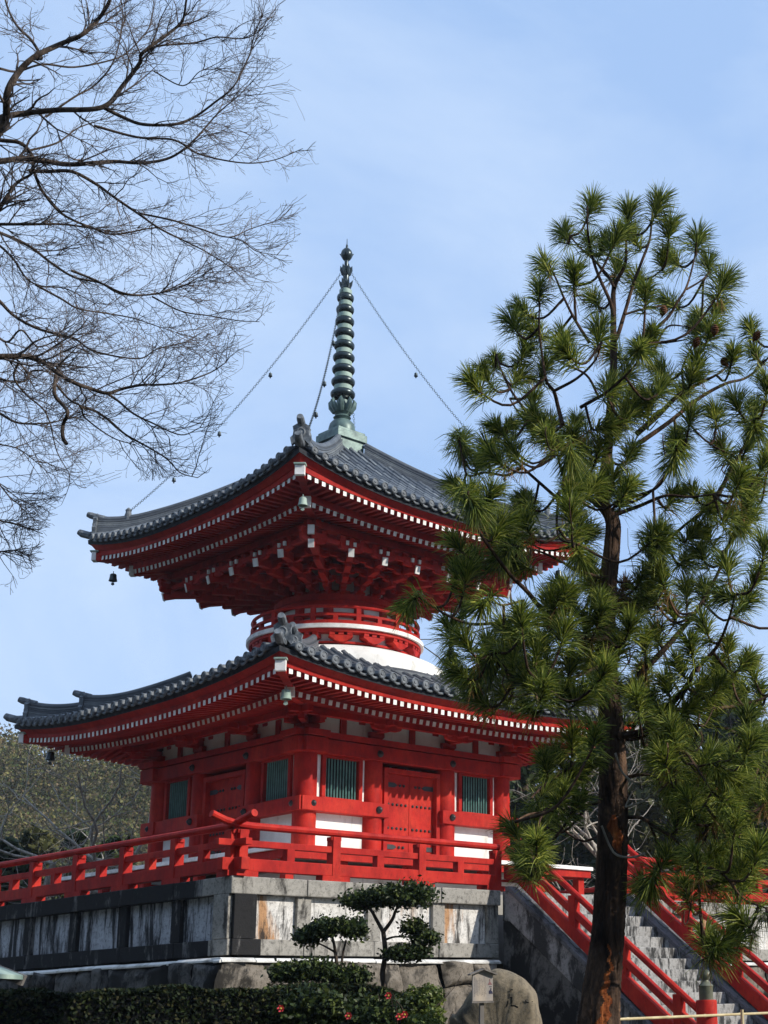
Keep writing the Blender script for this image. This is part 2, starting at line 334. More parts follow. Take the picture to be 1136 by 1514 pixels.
# ------------------------------------------------------------------ balustrades
RY = 8.08
def balustrade(name_label, k, a, b, posts, shorts, corner_ends, ends=(True, True)):
    """red railing along side k of the platform, from s=a to s=b"""
    X = rotz(-k); c = X @ V(((a + b) / 2, -RY, 0.0))
    t = empty('balustrade', c, name_label, 'railing', 'red railings round the platform edge')
    e0, e1 = (0.52 if corner_ends[0] else 0.0), (0.52 if corner_ends[1] else 0.0)
    m = MB(); m.X = X; m.box(((a + b) / 2 + (e1 * .6 - e0 * .6) / 2, -RY, 0.205), (b - a + (e0 + e1) * .6, 0.17, 0.215)); m.build('bottom_rail', MT['red'], t, bevel=0.01)
    m = MB(); m.X = X; m.box(((a + b) / 2 + (e1 * .75 - e0 * .75) / 2, -RY, 0.575), (b - a + (e0 + e1) * .75, 0.13, 0.115)); m.build('middle_rail', MT['red'], t, bevel=0.008)
    m = MB(); m.X = X; pts = []; n = 24
    for i in range(n + 1):
        s = a - e0 + (b - a + e0 + e1) * i / n; up = 0
        if e0 and s < a + 0.25: up = 0.16 * ((a + 0.25 - s) / (0.25 + e0)) ** 2
        if e1 and s > b - 0.25: up = 0.16 * ((s - b + 0.25) / (0.25 + e1)) ** 2
        pts.append((s, -RY, 0.885 + up))
    m.tube(pts, 0.068, 10); o = m.build('top_rail', MT['red'], t); smooth_by_angle(o)
    for s in posts:
        m = MB(); m.X = X; m.box((s, -RY, 0.41), (0.175, 0.195 if True else 0, 0.80)); m.box((s, -RY, 0.775), (0.23, 0.15, 0.07)); m.build('post', MT['red'], t, bevel=0.008)
    for s in shorts:
        m = MB(); m.X = X; m.box((s, -RY, 0.42), (0.165, 0.15, 0.22)); m.build('short_post', MT['red'], t, bevel=0.006)
    for s in posts: m = MB(); m.X = X; m.box((s, -RY, 0.05), (0.62, 0.20, 0.094)); m.build('foot_block', MT['red'], t)
    return t
balustrade('red railing along the front from the platform corner to the stairs', 0, -RY, -SX + 0.02, [-7.98, -5.99, -3.94, -1.93], [-6.98, -4.95, -2.93], (True, False))
balustrade('red railing along the front beyond the stairs, half behind the pine', 0, SX - 0.02, RY, [1.93, 3.94, 5.99, 7.98], [2.93, 4.95, 6.98], (False, True))
pl_ = [-7.98 + 1.773 * i for i in range(10)]
balustrade('red railing along the shaded left side of the platform', 1, -RY, RY, [-p for p in pl_], [-(p + 0.886) for p in pl_[:-1]], (True, True))
balustrade('red railing along the far right side of the platform', 3, -RY, RY, pl_, [p + 0.886 for p in pl_[:-1]], (True, True))
def stair_rail(sg, label):
    x = sg * 1.72; t = empty('stair_railing', (x, -11, -2), label, 'railing', 'red handrails of the stairs')
    def zz(z0, y): return z0 - SLOPE * (-PB - y)
    Y1 = -13.15
    m = MB(); m.prism([(-PB + 0.05, 0.24), (-PB - 0.25, 0.20), (Y1, zz(0.20, Y1)), (Y1, zz(0.60, Y1)), (-PB - 0.25, zz(0.60, -PB - 0.25)), (-PB + 0.05, 0.52)], (x, 0, 0), (0, 1, 0), (0, 0, 1), 0.17); m.build('bottom_rail', MT['red'], t, bevel=0.01)
    m = MB(); m.bar((x, -PB + 0.02, 0.86), (x, Y1, zz(0.845, Y1)), 0.13, 0.125); m.build('middle_rail', MT['red'], t, bevel=0.008)
    m = MB(); pts = [(x, -PB + 0.12, 1.20), (x, -PB - 0.1, 1.17)] + [(x, y, zz(1.21, y)) for y in np.linspace(-PB - 0.3, Y1, 12)]
    m.tube(pts, 0.066, 10); o = m.build('top_rail', MT['red'], t); smooth_by_angle(o)
    for i, y in enumerate(np.linspace(-PB - 0.55, Y1 + 0.5, 4)):
        m = MB(); m.box((x, y, zz(0.83, y)), (0.15, 0.18, 0.66)); m.build('post', MT['red'], t, bevel=0.006)
    for y in np.linspace(-PB - 0.5, Y1 + 0.4, 7): m = MB(); m.prism([(-0.11, 0.082), (0.11, -0.082), (0.11, 0.11), (-0.11, 0.27)], (x, y, zz(0.06, y) - 0.015), (0, -1, 0), (0, 0, 1), 0.14); m.build('foot_block', MT['iron'], t)
stair_rail(-1, 'red sloping handrail on the near left edge of the stairs')
stair_rail(1, 'red sloping handrail on the far right edge of the stairs')
def newel(x, y, label):
    t = empty('newel_post', (x, y, GZ), label, 'post', 'newel posts at the stair foot')
    m = MB(); m.lathe([(0.185, GZ), (0.185, -2.27), (0.175, -2.24), (0.02, -2.235)], 28, c=(x, y, 0)); o = m.build('shaft', MT['red'], t); smooth_by_angle(o)
    m = MB(); m.lathe([(0.125, -2.24), (0.125, -2.02), (0.135, -2.00), (0.125, -1.985), (0.11, -1.975), (0.085, -1.945), (0.06, -1.925), (0.055, -1.90), (0.085, -1.87), (0.105, -1.82), (0.095, -1.77), (0.06, -1.735), (0.02, -1.715), (0.0, -1.70)], 28, c=(x, y, 0))
    o = m.build('finial_cap', MT['bronze2'], t); smooth_by_angle(o)
MT['bronze2'] = simple('olive_bronze', (0.07, 0.075, 0.05), (0.15, 0.155, 0.11), 6, 0.5, 0.4, metal=0.2)
newel(-1.75, -13.3, 'red round post with an olive bronze onion cap at the near stair foot')
newel(1.75, -13.3, 'red round post with an olive bronze onion cap at the far stair foot')
bam = MB(); bp = [V((-5.2, -13.62, -2.52)) + V((1.05, 0.04, 0.005)) * i for i in range(9)]
pts = []; rad = []
for i, p in enumerate(bp[:-1]):
    for u in (0, 0.04, 0.08, 0.5, 0.92, 0.96): pts.append(p.lerp(bp[i + 1], u)); rad.append(0.030 if u == 0 else 0.024)
bam.tube(pts, rad, 10)
for x in (-5.0, -1.2, 2.9): bam.tube([(x, -13.66, GZ), (x, -13.66, -2.42)], 0.03, 8)
o = bam.build('bamboo_barrier', simple('dry_bamboo', (0.42, 0.33, 0.17), (0.58, 0.48, 0.28), 5, 0.5, 0.3), None); smooth_by_angle(o)
tag(o, 'pale dry bamboo pole across the foot of the stairs', 'barrier')

# ------------------------------------------------------------------ the pagoda
PG = empty('pagoda', (0, 0, 0), 'two storeyed red pagoda with round white drum, curved tiled roofs and bronze spire', 'pagoda')
H = 3.0; XM = 1.13; VB = 4.67; FZ = 1.09
# veranda and plinth
m = MB(); m.box((0, 0, 0.35), (7.4, 7.4, 0.70)); m.build('plinth', MT['white'], PG, bevel=0.08)
m = MB(); m.box((0, 0, FZ - 0.045), (2 * VB, 2 * VB, 0.09)); VER = m.build('veranda_floor', MT['endwhite'], PG, bevel=0.008)
for k in range(4):
    m = MB(); m.X = rotz(-k); m.box((0, -VB + 0.14, FZ - 0.18), (2 * VB - 0.15 * (k % 2) - 0.06, 0.16, 0.175)); m.build('edge_beam', MT['red'], VER, bevel=0.006)
    for x in (-4.4, -3.0, -1.13, 1.13, 3.0):
        m = MB(); m.X = rotz(-k); m.box((x, -VB + 0.27, 0.415), (0.2, 0.2, 0.83)); m.build('floor_post', MT['red'], VER)
# columns
CXS = (-H, -XM, XM, H)
cols = [(x, -H) for x in CXS] + [(x, H) for x in CXS] + [(x, y) for x in (-H, H) for y in (-XM, XM)]
for x, y in cols:
    m = MB(); m.lathe([(0.265, FZ), (0.268, 2.4), (0.262, 3.3), (0.245, 3.74)], 32, c=(x, y, 0)); o = m.build('column', MT['red'], PG); smooth_by_angle(o)
def frame(mb, cx, cz, w, h, t, y, d, mi=0):                          # rectangular frame, w x h opening
    mb.box((cx, y, cz + h / 2 + t / 2), (w + 2 * t, d, t), mi); mb.box((cx, y, cz - h / 2 - t / 2), (w + 2 * t, d, t), mi)
    mb.box((cx - w / 2 - t / 2, y, cz), (t, d, h), mi); mb.box((cx + w / 2 + t / 2, y, cz), (t, d, h), mi)
for k in range(4):
    X = rotz(-k); eps = 0.004 * (k % 2)
    def B(): q = MB(); q.X = X; return q
    m = B(); m.box((0, -H - 0.02, 3.53), (2 * H + 0.9 - eps, 0.60 - eps, 0.33 - eps)); m.build('head_beam', MT['red'], PG, bevel=0.012)
    m = B(); m.box((0, -H, 3.795), (2 * H + 1.0 - eps, 0.62 - eps, 0.15 - eps)); m.build('plate_beam', MT['red'], PG, bevel=0.012)
    for a, b in ((-H - 0.36, -XM + 0.30), (XM - 0.30, H + 0.36)):
        m = B(); m.box(((a + b) / 2, -H - 0.015, 2.205), (b - a - eps, 0.60 - eps, 0.32 - eps)); m.build('waist_beam', MT['red'], PG, bevel=0.012)
    m = B(); m.box((0, -H - 0.01, FZ + 0.07), (2 * H - 0.1, 0.40 - eps, 0.14)); m.build('sill_beam', MT['red'], PG)
    m = B(); m.box((0, -H - 0.04, 4.13), (2 * H - 0.1, 0.10, 0.52)); m.build('frieze_wall', MT['white'], PG)
    m = B(); m.box((0, -H + 0.02, 4.335), (2 * H + 0.7 - eps, 0.20 - eps, 0.15)); m.build('wall_purlin', MT['red'], PG, bevel=0.008)
    for sg in (-1, 1):
        bx = sg * (H + XM) / 2
        m = B(); m.box((bx, -H + 0.02, 1.64), (1.55, 0.12, 0.82)); m.build('lower_wall', MT['white'], PG)
        m = B(); m.box((bx, -H + 0.06, 2.86), (1.45, 0.08, 1.0)); m.build('upper_wall', MT['white'], PG)
        fo = B(); frame(fo, bx, 2.865, 0.94, 0.90, 0.105, -H - 0.03, 0.24); W_ = fo.build('window', MT['red'], PG, bevel=0.01)
        d_ = B(); d_.box((bx, -H + 0.005, 2.865), (0.95, 0.03, 0.91)); d_.build('backing', MT['void'], W_)
        l_ = B()
        for i in range(11): l_.prism([(-0.021, 0.021), (0, -0.0), (0.021, 0.021), (0, 0.042)], (bx - 0.42 + 0.084 * i, -H - 0.085, 2.865), (1, 0, 0), (0, 1, 0), 0.90)
        l_.build('lattice', MT['green'], W_)
        for q in (-1, 1): m = B(); m.box((bx + q * 0.625, -H - 0.03, 2.865), (0.085, 0.10, 1.0)); m.build('plaster_strip', MT['endwhite'], PG)
    # door
    D_ = B(); frame(D_, 0, (FZ + 0.14 + 3.14) / 2, 1.50, 3.14 - FZ - 0.14, 0.115, -H - 0.06, 0.22); D = D_.build('door', MT['red'], PG, bevel=0.008)
    for sg in (-1, 1):
        lf = B(); lf.box((sg * 0.375, -H - 0.0, (FZ + 0.14 + 3.14) / 2), (0.742, 0.07, 3.14 - FZ - 0.145)); lf.build('door_leaf', MT['red'], D, bevel=0.008)
        hg = B(); yq = -H - 0.045
        for z in (2.88, 1.42):
            hg.prism([(0, -0.055), (0.26, -0.055), (0.33, -0.02), (0.36, 0), (0.33, 0.02), (0.26, 0.055), (0, 0.055)], (sg * 0.735, yq, z), (-sg, 0, 0), (0, 0, 1), 0.02)
            for i in range(2): hg.lathe([(0.036, 0), (0.034, 0.02), (0.015, 0.032), (0, 0.034)], 8, c=(sg * (0.30 - 0.12 * i), yq, z), axis=V((0, -1, 0)))
        hg.build('hinge', MT['iron'], D)
        sd = B()
        for z in (2.42, 1.86):
            for i in range(5): sd.lathe([(0.034, 0), (0.032, 0.02), (0.015, 0.032), (0, 0.034)], 8, c=(sg * (0.11 + 0.132 * i), yq + 0.01, z), axis=V((0, -1, 0)))
        sd.build('door_stud', MT['iron'], D)
    # nail covers
    for x in CXS:
        for z in ((3.52, 2.21)):
            if True:
                q = MB(); q.X = X; q.lathe([(0.085, 0), (0.085, 0.02), (0.07, 0.05), (0.035, 0.07), (0.03, 0.09), (0, 0.1)], 12, c=(x, -H - 0.315, z), axis=V((0, -1, 0)))
                o = q.build('nail_cover', MT['iron'], PG); smooth_by_angle(o)
    # ceiling ribs of the lower eave (white slats between the bracket sets)
    for a, b in ((-H + 0.42, -XM - 0.42), (-XM + 0.42, XM - 0.42), (XM + 0.42, H - 0.42)):
        n = max(3, int((b - a) / 0.17)); m = B()
        for i in range(n):
            x = a + (i + 0.5) * (b - a) / n; m.bar((x, -H - 0.12, 4.30), (x, -H - 0.44, 4.19), 0.075, 0.02)
        m.build('ceiling_slat', MT['endwhite'], PG)
    m = B(); m.box((0, -H - 0.52, 4.235), (2 * H + 1.7 - eps, 0.15 - eps, 0.15 - eps)); m.build('eave_purlin', MT['red'], PG, bevel=0.008)
    for x in (-(H + XM) / 2, 0, (H + XM) / 2):
        m = B(); m.box((x, -H - 0.09, 4.06), (0.17, 0.10, 0.39)); m.build('strut', MT['red'], PG)

def arm(mb, c, d, length, h, w):                                      # bracket arm with rounded lower ends, centred on c, along d
    l = length / 2; q = h * 0.95; pts = [(-l, h / 2), (-l, h / 2 - h * 0.35)]
    for i in range(1, 6): g = math.pi / 2 * i / 5; pts.append((-l + q * 1.3 * (1 - math.cos(g)), h / 2 - h * 0.35 - (h * 0.65) * math.sin(g)))
    pts = pts + [(-a, b) for a, b in pts[::-1]]
    mb.prism(pts[::-1], c, d, (0, 0, 1), w)
def block(mb, c, s, h):                                               # bearing block: square top, splayed foot
    x, y, z = c; a = s / 2; b = s * 0.36
    vs = [(x - b, y - b, z - h / 2), (x + b, y - b, z - h / 2), (x + b, y + b, z - h / 2), (x - b, y + b, z - h / 2)]
    for zz in (z - h * 0.05, z + h / 2): vs += [(x - a, y - a, zz), (x + a, y - a, zz), (x + a, y + a, zz), (x - a, y + a, zz)]
    fs = [(3, 2, 1, 0), (8, 9, 10, 11)]
    for l in (0, 4): fs += [(l + i, l + (i + 1) % 4, l + 4 + (i + 1) % 4, l + 4 + i) for i in range(4)]
    mb.add(vs, fs)
def wall_bracket(x, y, out, along, corner=False):
    m = MB(); o = V((x, y, 0)); u, w = V(out), V(along)
    block(m, (x, y, 3.955), 0.42, 0.17)
    dirs = [(w, 0.94)] if not corner else [(w, 0.94), (u, 0.94)]
    for d, ln in dirs:
        arm(m, o + V((0, 0, 4.085)), d, ln, 0.15, 0.15)
        for q in (-0.37, 0, 0.37):
            p = o + d * q; block(m, (p.x, p.y, 4.215), 0.20, 0.11)
    outs = [u] if not corner else [u, w, (u + w)]
    for d in outs:
        e = d * 0.52; m.bar(o + V((0, 0, 4.083)), o + e * 1.12 + V((0, 0, 4.083)), 0.14, 0.145)
        p = o + e; block(m, (p.x, p.y, 4.14 + 0.02), 0.2, 0.10)
        if not corner:
            arm(m, o + e + V((0, 0, 4.10)), w, 0.85, 0.12, 0.12)
            for q in (-0.34, 0.34): r = p + w * q; block(m, (r.x, r.y, 4.16), 0.17, 0.07)
            m.bar(o + V((0, 0, 4.21)), o + d * 0.86 + V((0, 0, 4.19)), 0.13, 0.12)
    m.build('bracket_set', MT['red'], PG)
for k in range(4):
    X3 = rotz(-k).to_3x3(); u = X3 @ V((0, -1, 0)); w = X3 @ V((1, 0, 0))
    for x in (-XM, XM): p = X3 @ V((x, -H, 0)); wall_bracket(p.x, p.y, u, w)
    p = X3 @ V((-H, -H, 0)); wall_bracket(p.x, p.y, u, -w, True)

# ---- roofs
def sweep(mb, X, section, n, mi=0, closed=True):
    """section: list of (d, zfun(d,s)); swept along the side, mitred at the corners"""
    mb.X = X; vs = []; fs = []; k = len(section)
    for i in range(n + 1):
        u = -1 + 2 * i / n; u = math.copysign(abs(u) ** 0.85, u)
        for d, zf in section: s = u * d; vs.append((s, -d, zf(d, s)))
    for i in range(n):
        for j in range(k if closed else k - 1):
            a, b = i * k + j, i * k + (j + 1) % k; fs.append((a, b, b + k, a + k))
    mb.add(vs, fs, mi)
def make_roof(name, E, T, ztop, zprof, lift, E1, zR, Eb, zB, LR, din, pitch, rp, soffit, solo_side, hip_tiers, horns):
    sl = lambda s: min(1.3, abs(s) / E)
    h = lambda d, s: zprof(d) + lift * sl(s) ** 2.6
    lr = lambda d, s: LR * (abs(s) / E1) ** 2.5 * max(0, (d - 2.0) / (E1 - 2.0))
    zfly = lambda d, s: zR + 0.075 * (E1 - d) + lr(d, s)
    zbase = lambda d, s: zB + 0.24 * (Eb - d) + lr(d, s)
    m = MB()
    for k in range(4):                                                # tile bed
        m.X = rotz(-k); nd, ns = 16, 30; vs = []; fs = []
        for i in range(nd + 1):
            d = T + (E - T) * i / nd
            for j in range(ns + 1): s = d * (-1 + 2 * j / ns); vs.append((s, -d, h(d, s)))
        for i in range(nd):
            for j in range(ns): a = i * (ns + 1) + j; fs.append((a, a + ns + 1, a + ns + 2, a + 1))
        m.add(vs, fs)
    RF = m.build(name, MT['tiledark'], PG, smooth=True)
    for k in range(4):
        X = rotz(-k); t = MB(); t.X = X; dsc = MB(); dsc.X = X; lp = MB(); lp.X = X
        n = int(2 * (E - 0.12) / pitch); n -= (n + 1) % 2; r = pitch * 0.30
        ss = [(j - (n - 1) / 2) * pitch for j in range(n)]
        for s in ss:
            d0 = max(T + 0.05, abs(s) + 0.04); ds = []; d = E + 0.06
            while d > d0: ds.append(d); d -= 0.32
            ds.append(d0)
            pts = []; rad = []
            for i, d in enumerate(ds):
                z = h(min(d, E), s) + 0.035; pts.append((s, -d, z)); rad.append(r)
                if 0 < i < len(ds) - 1: pts.append((s, -d + 0.008, z)); rad.append(r * 0.84)
            if len(pts) > 1: t.tube(pts, rad, 8)
            z = h(E, s) + 0.035; ax = V((0, -1, 0.0))
            R2 = r * 1.12; dsc.lathe([(R2 * 0.9, -0.02), (R2, 0.03), (R2 * 0.80, 0.045), (R2 * 0.72, 0.03), (R2 * 0.35, 0.028), (R2 * 0.28, 0.042), (0, 0.046)], 14, c=(s, -E - 0.06, z), axis=ax)
        for a, b in zip(ss[:-1], ss[1:]):                              # pendant flat tiles between the round ones
            vs = []; fs = []; q = 8
            za, zb = h(E, a) - 0.0, h(E, b) - 0.0
            for i in range(q + 1):
                u = i / q; sag = 0.075 * math.sin(math.pi * u) ** 0.8; x = a + (b - a) * u; z = za + (zb - za) * u + 0.02 - sag
                vs += [(x, -E - 0.045, z), (x, -E - 0.045, z - 0.05), (x, -E + 0.3, z + 0.10), (x, -E - 0.02, z - 0.05)]
            for i in range(q):
                o4 = i * 4; fs += [(o4, o4 + 1, o4 + 5, o4 + 4), (o4 + 2, o4, o4 + 4, o4 + 6), (o4 + 1, o4 + 3, o4 + 7, o4 + 5)]
            lp.add(vs, fs)
        o = t.build('round_tile', MT['tile'], RF); smooth_by_angle(o, 0.7)
        o = dsc.build('eave_disc', MT['disc'], RF); smooth_by_angle(o, 0.5)
        lp.build('pendant_tile', MT['disc'], RF, smooth=True)
        hz = lambda o_: (lambda d, s: h(E, s * E / d if d else s) + o_)
        m = MB(); sweep(m, X, [(E - 0.02, hz(-0.06)), (E - 0.03, hz(-0.17)), (E - 0.40, hz(-0.10)), (E - 0.40, hz(0.05))], 40); m.build('tile_bedding', MT['tiledark'], RF, smooth=False)
        zt = lambda f: (lambda d, s: zfly(E1, s * E1 / d) + 0.058 + f * (h(E, s * E / d) - 0.165 - zfly(E1, s * E1 / d) - 0.058))
        m = MB(); sweep(m, X, [(E1 + 0.015, zt(0.0)), (E1 + 0.03, zt(0.45)), (E1 - 0.25, zt(0.45)), (E1 - 0.25, zt(0.0))], 40); m.build('eave_beam', MT['red'], RF)
        m = MB(); sweep(m, X, [(E1 + 0.05, zt(0.46)), (E - 0.06, zt(1.0)), (E - 0.5, zt(1.0)), (E1 - 0.2, zt(0.46))], 40); m.build('eave_board', MT['red'], RF)
        m = MB(); sweep(m, X, [(E1 - 0.02, lambda d, s: zfly(d, s) + 0.057), (Eb - 0.1, lambda d, s: zfly(d, s) + 0.057)], 30, closed=False)
        sweep(m, X, [(Eb - 0.03, lambda d, s: zbase(d, s) + 0.057), (din, lambda d, s: zbase(d, s) + 0.057)], 30, closed=False); m.build('soffit', soffit, RF)
        m = MB(); sweep(m, X, [(Eb + 0.02, lambda d, s: zbase(d, s) + 0.06), (Eb + 0.02, lambda d, s: zfly(d, s) - 0.052), (Eb - 0.14, lambda d, s: zfly(d, s) - 0.052), (Eb - 0.14, lambda d, s: zbase(d, s) + 0.06)], 30); m.build('rafter_beam', MT['red'], RF)
        # rafters, two rows
        nr = int(round(2 * (E1 - 0.14) / 0.197)); rs = [(-(nr - 1) / 2 + i) * (2 * (E1 - 0.14) / nr) for i in range(nr)]
        for s in rs:
            q = MB() if (k in solo_side) else rafter_rest; q.X = X; d0 = max(Eb - 0.12, abs(s) + 0.05)
            if d0 < E1 - 0.05:
                q.bar((s, -d0, zfly(d0, s)), (s, -E1, zfly(E1, s)), 0.096, 0.112, 0, up=(0, 0, 1), mend=1)
                if k in solo_side: q.build('rafter', [MT['red'], MT['endwhite']], RF)
            q = rafter_rest; q.X = X; d0 = max(din, abs(s) + 0.05)
            if d0 < Eb - 0.05: q.bar((s, -d0, zbase(d0, s)), (s, -Eb, zbase(Eb, s)), 0.098, 0.112, 0, up=(0, 0, 1), mend=1)
        # hip rafter at the corner (-,-) of this side
        m = MB(); m.X = X
        def cp(d, z): return V((-d, -d, z))
        zc = zfly(E1, E1); m.bar(cp(din, zbase(din, 0) + 0.05), cp(Eb - 0.05, zbase(Eb, Eb) + 0.02), 0.17, 0.24, 0)
        m.bar(cp(Eb - 0.4, zfly(Eb - 0.4, Eb - 0.4) + 0.0), cp(E1 + 0.05, zc + 0.02), 0.17, 0.20, 0)
        m.build('hip_rafter', MT['red'], RF)
        m = MB(); m.X = X; m.bar(cp(E1 + 0.02, zc + 0.03), cp(E1 + 0.10, zc + 0.03), 0.215, 0.235, 0); m.build('white_cap', MT['endwhite'], RF); m = MB(); m.X = X; m.bar(cp(Eb - 0.07, zbase(Eb, Eb) + 0.02), cp(Eb + 0.02, zbase(Eb, Eb) + 0.02), 0.20, 0.25, 0)
        m.build('white_cap', MT['endwhite'], RF)
        m = MB(); m.X = X; m.bar(cp(E1 - 0.02, zc + 0.165), cp(E1 + 0.13, zc + 0.165), 0.26, 0.035, 0); m.build('cap_cover', MT['patina'], RF)
        # hip ridge of stacked tiles
        rg = MB(); rg.X = X
        for a, b, hh in hip_tiers:
            en = MB(); en.X = X
            npt = 22; ds = [a + (b - a) * i / npt for i in range(npt + 1)]; up = lambda d: 0.16 * max(0, (d - (b - 0.9)) / 0.9) ** 2.2
            zb_ = lambda d: h(d, d) + up(d)
            for l in range(5):                                         # courses
                w2 = 0.15 - 0.012 * l + (0.02 if l == 4 else 0); z0, z1 = hh * l / 5, hh * (l + 1) / 5 - 0.012; vs = []; fs = []
                g = V((1, -1, 0)).normalized() * w2
                for d in ds:
                    c = cp(d, 0)
                    for q, z in ((-1, z0), (1, z0), (1, z1), (-1, z1)): vs.append((c.x + g.x * q, c.y + g.y * q, zb_(d) + z - (0.10 if l == 0 and z == z0 else 0)))
                for i in range(npt):
                    for j in range(4): A = i * 4 + j; B2 = i * 4 + (j + 1) % 4; fs.append((A, B2, B2 + 4, A + 4))
                fs += [(3, 2, 1, 0), (npt * 4, npt * 4 + 1, npt * 4 + 2, npt * 4 + 3)]
                rg.add(vs, fs)
            rg.tube([cp(d, zb_(d) + hh + 0.045) for d in ds], 0.085, 10)
            # ridge-end tile: a shouldered plate with a boss and horn
            zt_ = zb_(b); x = V((1, -1, 0)).normalized(); o_ = cp(b + 0.04, zt_)
            en.prism([(-0.20, -0.16), (-0.24, 0.02), (-0.18, 0.08), (-0.17, hh * 0.7), (-0.19, hh + 0.02), (-0.10, hh + 0.08), (0, hh + 0.12), (0.10, hh + 0.08), (0.19, hh + 0.02), (0.17, hh * 0.7), (0.18, 0.08), (0.24, 0.02), (0.20, -0.16), (0.1, -0.05), (-0.1, -0.05)], o_, x, (0, 0, 1), 0.10)
            ax = V((-1, -1, 0)).normalized()
            for rr_, z in ((0.11, hh * 0.52), (0.06, hh + 0.14)):
                en.lathe([(rr_, -0.02), (rr_, 0.07), (rr_ * 0.75, 0.09), (rr_ * 0.7, 0.075), (rr_ * 0.3, 0.08), (0, 0.10)], 16, c=o_ + V((0, 0, z)), axis=ax)
            en.tube([cp(b - 0.10, zt_ + hh + 0.05), cp(b + 0.05, zt_ + hh + 0.10), cp(b + 0.16, zt_ + hh + 0.15), cp(b + 0.22, zt_ + hh + 0.18)], [0.085, 0.09, 0.088, 0.07], 10)
            o = en.build('ridge_end_tile', MT['disc'], RF); smooth_by_angle(o, 0.6)
        # corner eave tile turned up
        en = MB(); en.X = X; en.tube([cp(E - 0.35, h(E - 0.35, E - 0.35) + 0.06), cp(E - 0.05, h(E, E) + 0.06), cp(E + 0.10, h(E, E) + 0.12), cp(E + 0.16, h(E, E) + 0.17)], [0.10, 0.105, 0.10, 0.075], 10)
        o = rg.build('hip_ridge', MT['tile'], RF); o = en.build('corner_tile', MT['disc'], RF); smooth_by_angle(o, 0.6)
    return RF, h
rafter_rest = MB()
zl = lambda d: 5.85 - 1.9 * ((d - 2.6) / 3.1) + 0.66 * ((d - 2.6) / 3.1) ** 2
LOW, hl = make_roof('lower_roof', 5.70, 2.3, 5.85, zl, 0.40, 5.46, 4.19, 4.72, 4.075, 0.36, 3.05, 0.31, 0, MT['red'], (0,), ((2.6, 4.46, 0.26), (4.4, 5.42, 0.24)), 0)
zu = lambda d: 12.22 - 3.55 * ((d - 0.4) / 4.25) + 0.73 * ((d - 0.4) / 4.25) ** 2
UPP, hu = make_roof('upper_roof', 4.65, 0.3, 12.2, zu, 0.52, 4.42, 9.03, 3.80, 8.80, 0.33, 2.9, 0.285, 0, MT['cream'], (0,), ((0.45, 4.45, 0.27),), 0)
rafter_rest.X = None
o = rafter_rest.build('rafter', [MT['red'], MT['endwhite']], PG); o['kind'] = 'stuff'

# ---- white dome, ring balcony, drum
m = MB(); m.lathe([(2.99, 5.70), (2.985, 5.90), (2.94, 6.02), (2.84, 6.12), (2.66, 6.23), (2.42, 6.335), (2.18, 6.42), (1.98, 6.47), (1.90, 6.50), (1.88, 6.84)], 96)
o = m.build('dome', MT['white'], PG); smooth_by_angle(o, 0.8)
m = MB(); m.lathe([(3.16, 5.50), (3.18, 5.66), (3.10, 5.74), (3.0, 5.75), (3.0, 5.50)], 72); o = m.build('dome_tile_ring', MT['tile'], PG); smooth_by_angle(o)
m = MB(); m.lathe([(1.86, 6.50), (2.02, 6.50), (2.02, 6.55), (1.86, 6.55)], 72); o = m.build('ring_beam', MT['red'], PG); smooth_by_angle(o)
m = MB(); m.lathe([(1.2, 6.845), (2.27, 6.845), (2.27, 6.945), (1.2, 6.945)], 96); BAL = m.build('balcony', MT['endwhite'], PG); smooth_by_angle(BAL)
m = MB(); m.lathe([(1.7, 6.755), (2.20, 6.755), (2.20, 6.84), (1.7, 6.84)], 96); o = m.build('balcony_beam', MT['red'], BAL); smooth_by_angle(o)
for i in range(16):
    g = 2 * math.pi * (i + 0.5) / 16; d = V((math.cos(g), math.sin(g), 0)); tg = V((-d.y, d.x, 0)); c = d * 2.03; m = MB()
    pts = [(-0.29, 0.055), (-0.29, 0.02), (-0.20, -0.03), (-0.15, -0.075), (-0.05, -0.11), (0.05, -0.11), (0.15, -0.075), (0.20, -0.03), (0.29, 0.02), (0.29, 0.055)]
    m.prism(pts, c + V((0, 0, 6.625)), tg, (0, 0, 1), 0.26)
    for q in (-0.215, 0, 0.215): p = c + tg * q; m.box((p.x, p.y, 6.718), (0.13, 0.28, 0.072), rz=g + math.pi / 2)
    m.build('balcony_bracket', MT['red'], BAL)
m = MB()
def ring(mb, r0, r1, z0, z1, n=96): mb.lathe([(r0, z0), (r1, z0), (r1, z1), (r0, z1), (r0, z0)], n)
ring(m, 2.06, 2.20, 6.955, 7.05); ring(m, 2.08, 2.17, 7.17, 7.23)
m.lathe([(2.125 + 0.045 * math.cos(a), 7.41 + 0.045 * math.sin(a)) for a in np.linspace(0, 2 * math.pi, 9)], 96)
o = m.build('ring_rail', MT['red'], BAL); smooth_by_angle(o)
for i in range(24):
    g = 2 * math.pi * (i + 0.5) / 24; m = MB(); hgt = 0.42 if i % 2 == 0 else 0.22
    m.box((2.125 * math.cos(g), 2.125 * math.sin(g), 6.95 + hgt / 2), (0.12, 0.10, hgt), rz=g + math.pi / 2); m.build('ring_post', MT['red'], BAL)
m = MB(); m.lathe([(1.46, 6.94), (1.46, 8.55)], 96); DR = m.build('drum', MT['cream'], PG); smooth_by_angle(DR)
m = MB(); ring(m, 1.44, 1.56, 7.60, 7.74); ring(m, 1.44, 1.60, 7.74, 7.90); ring(m, 1.44, 1.54, 7.30, 7.42); ring(m, 1.44, 1.55, 6.95, 7.08)
o = m.build('drum_band', MT['red'], DR); smooth_by_angle(o)
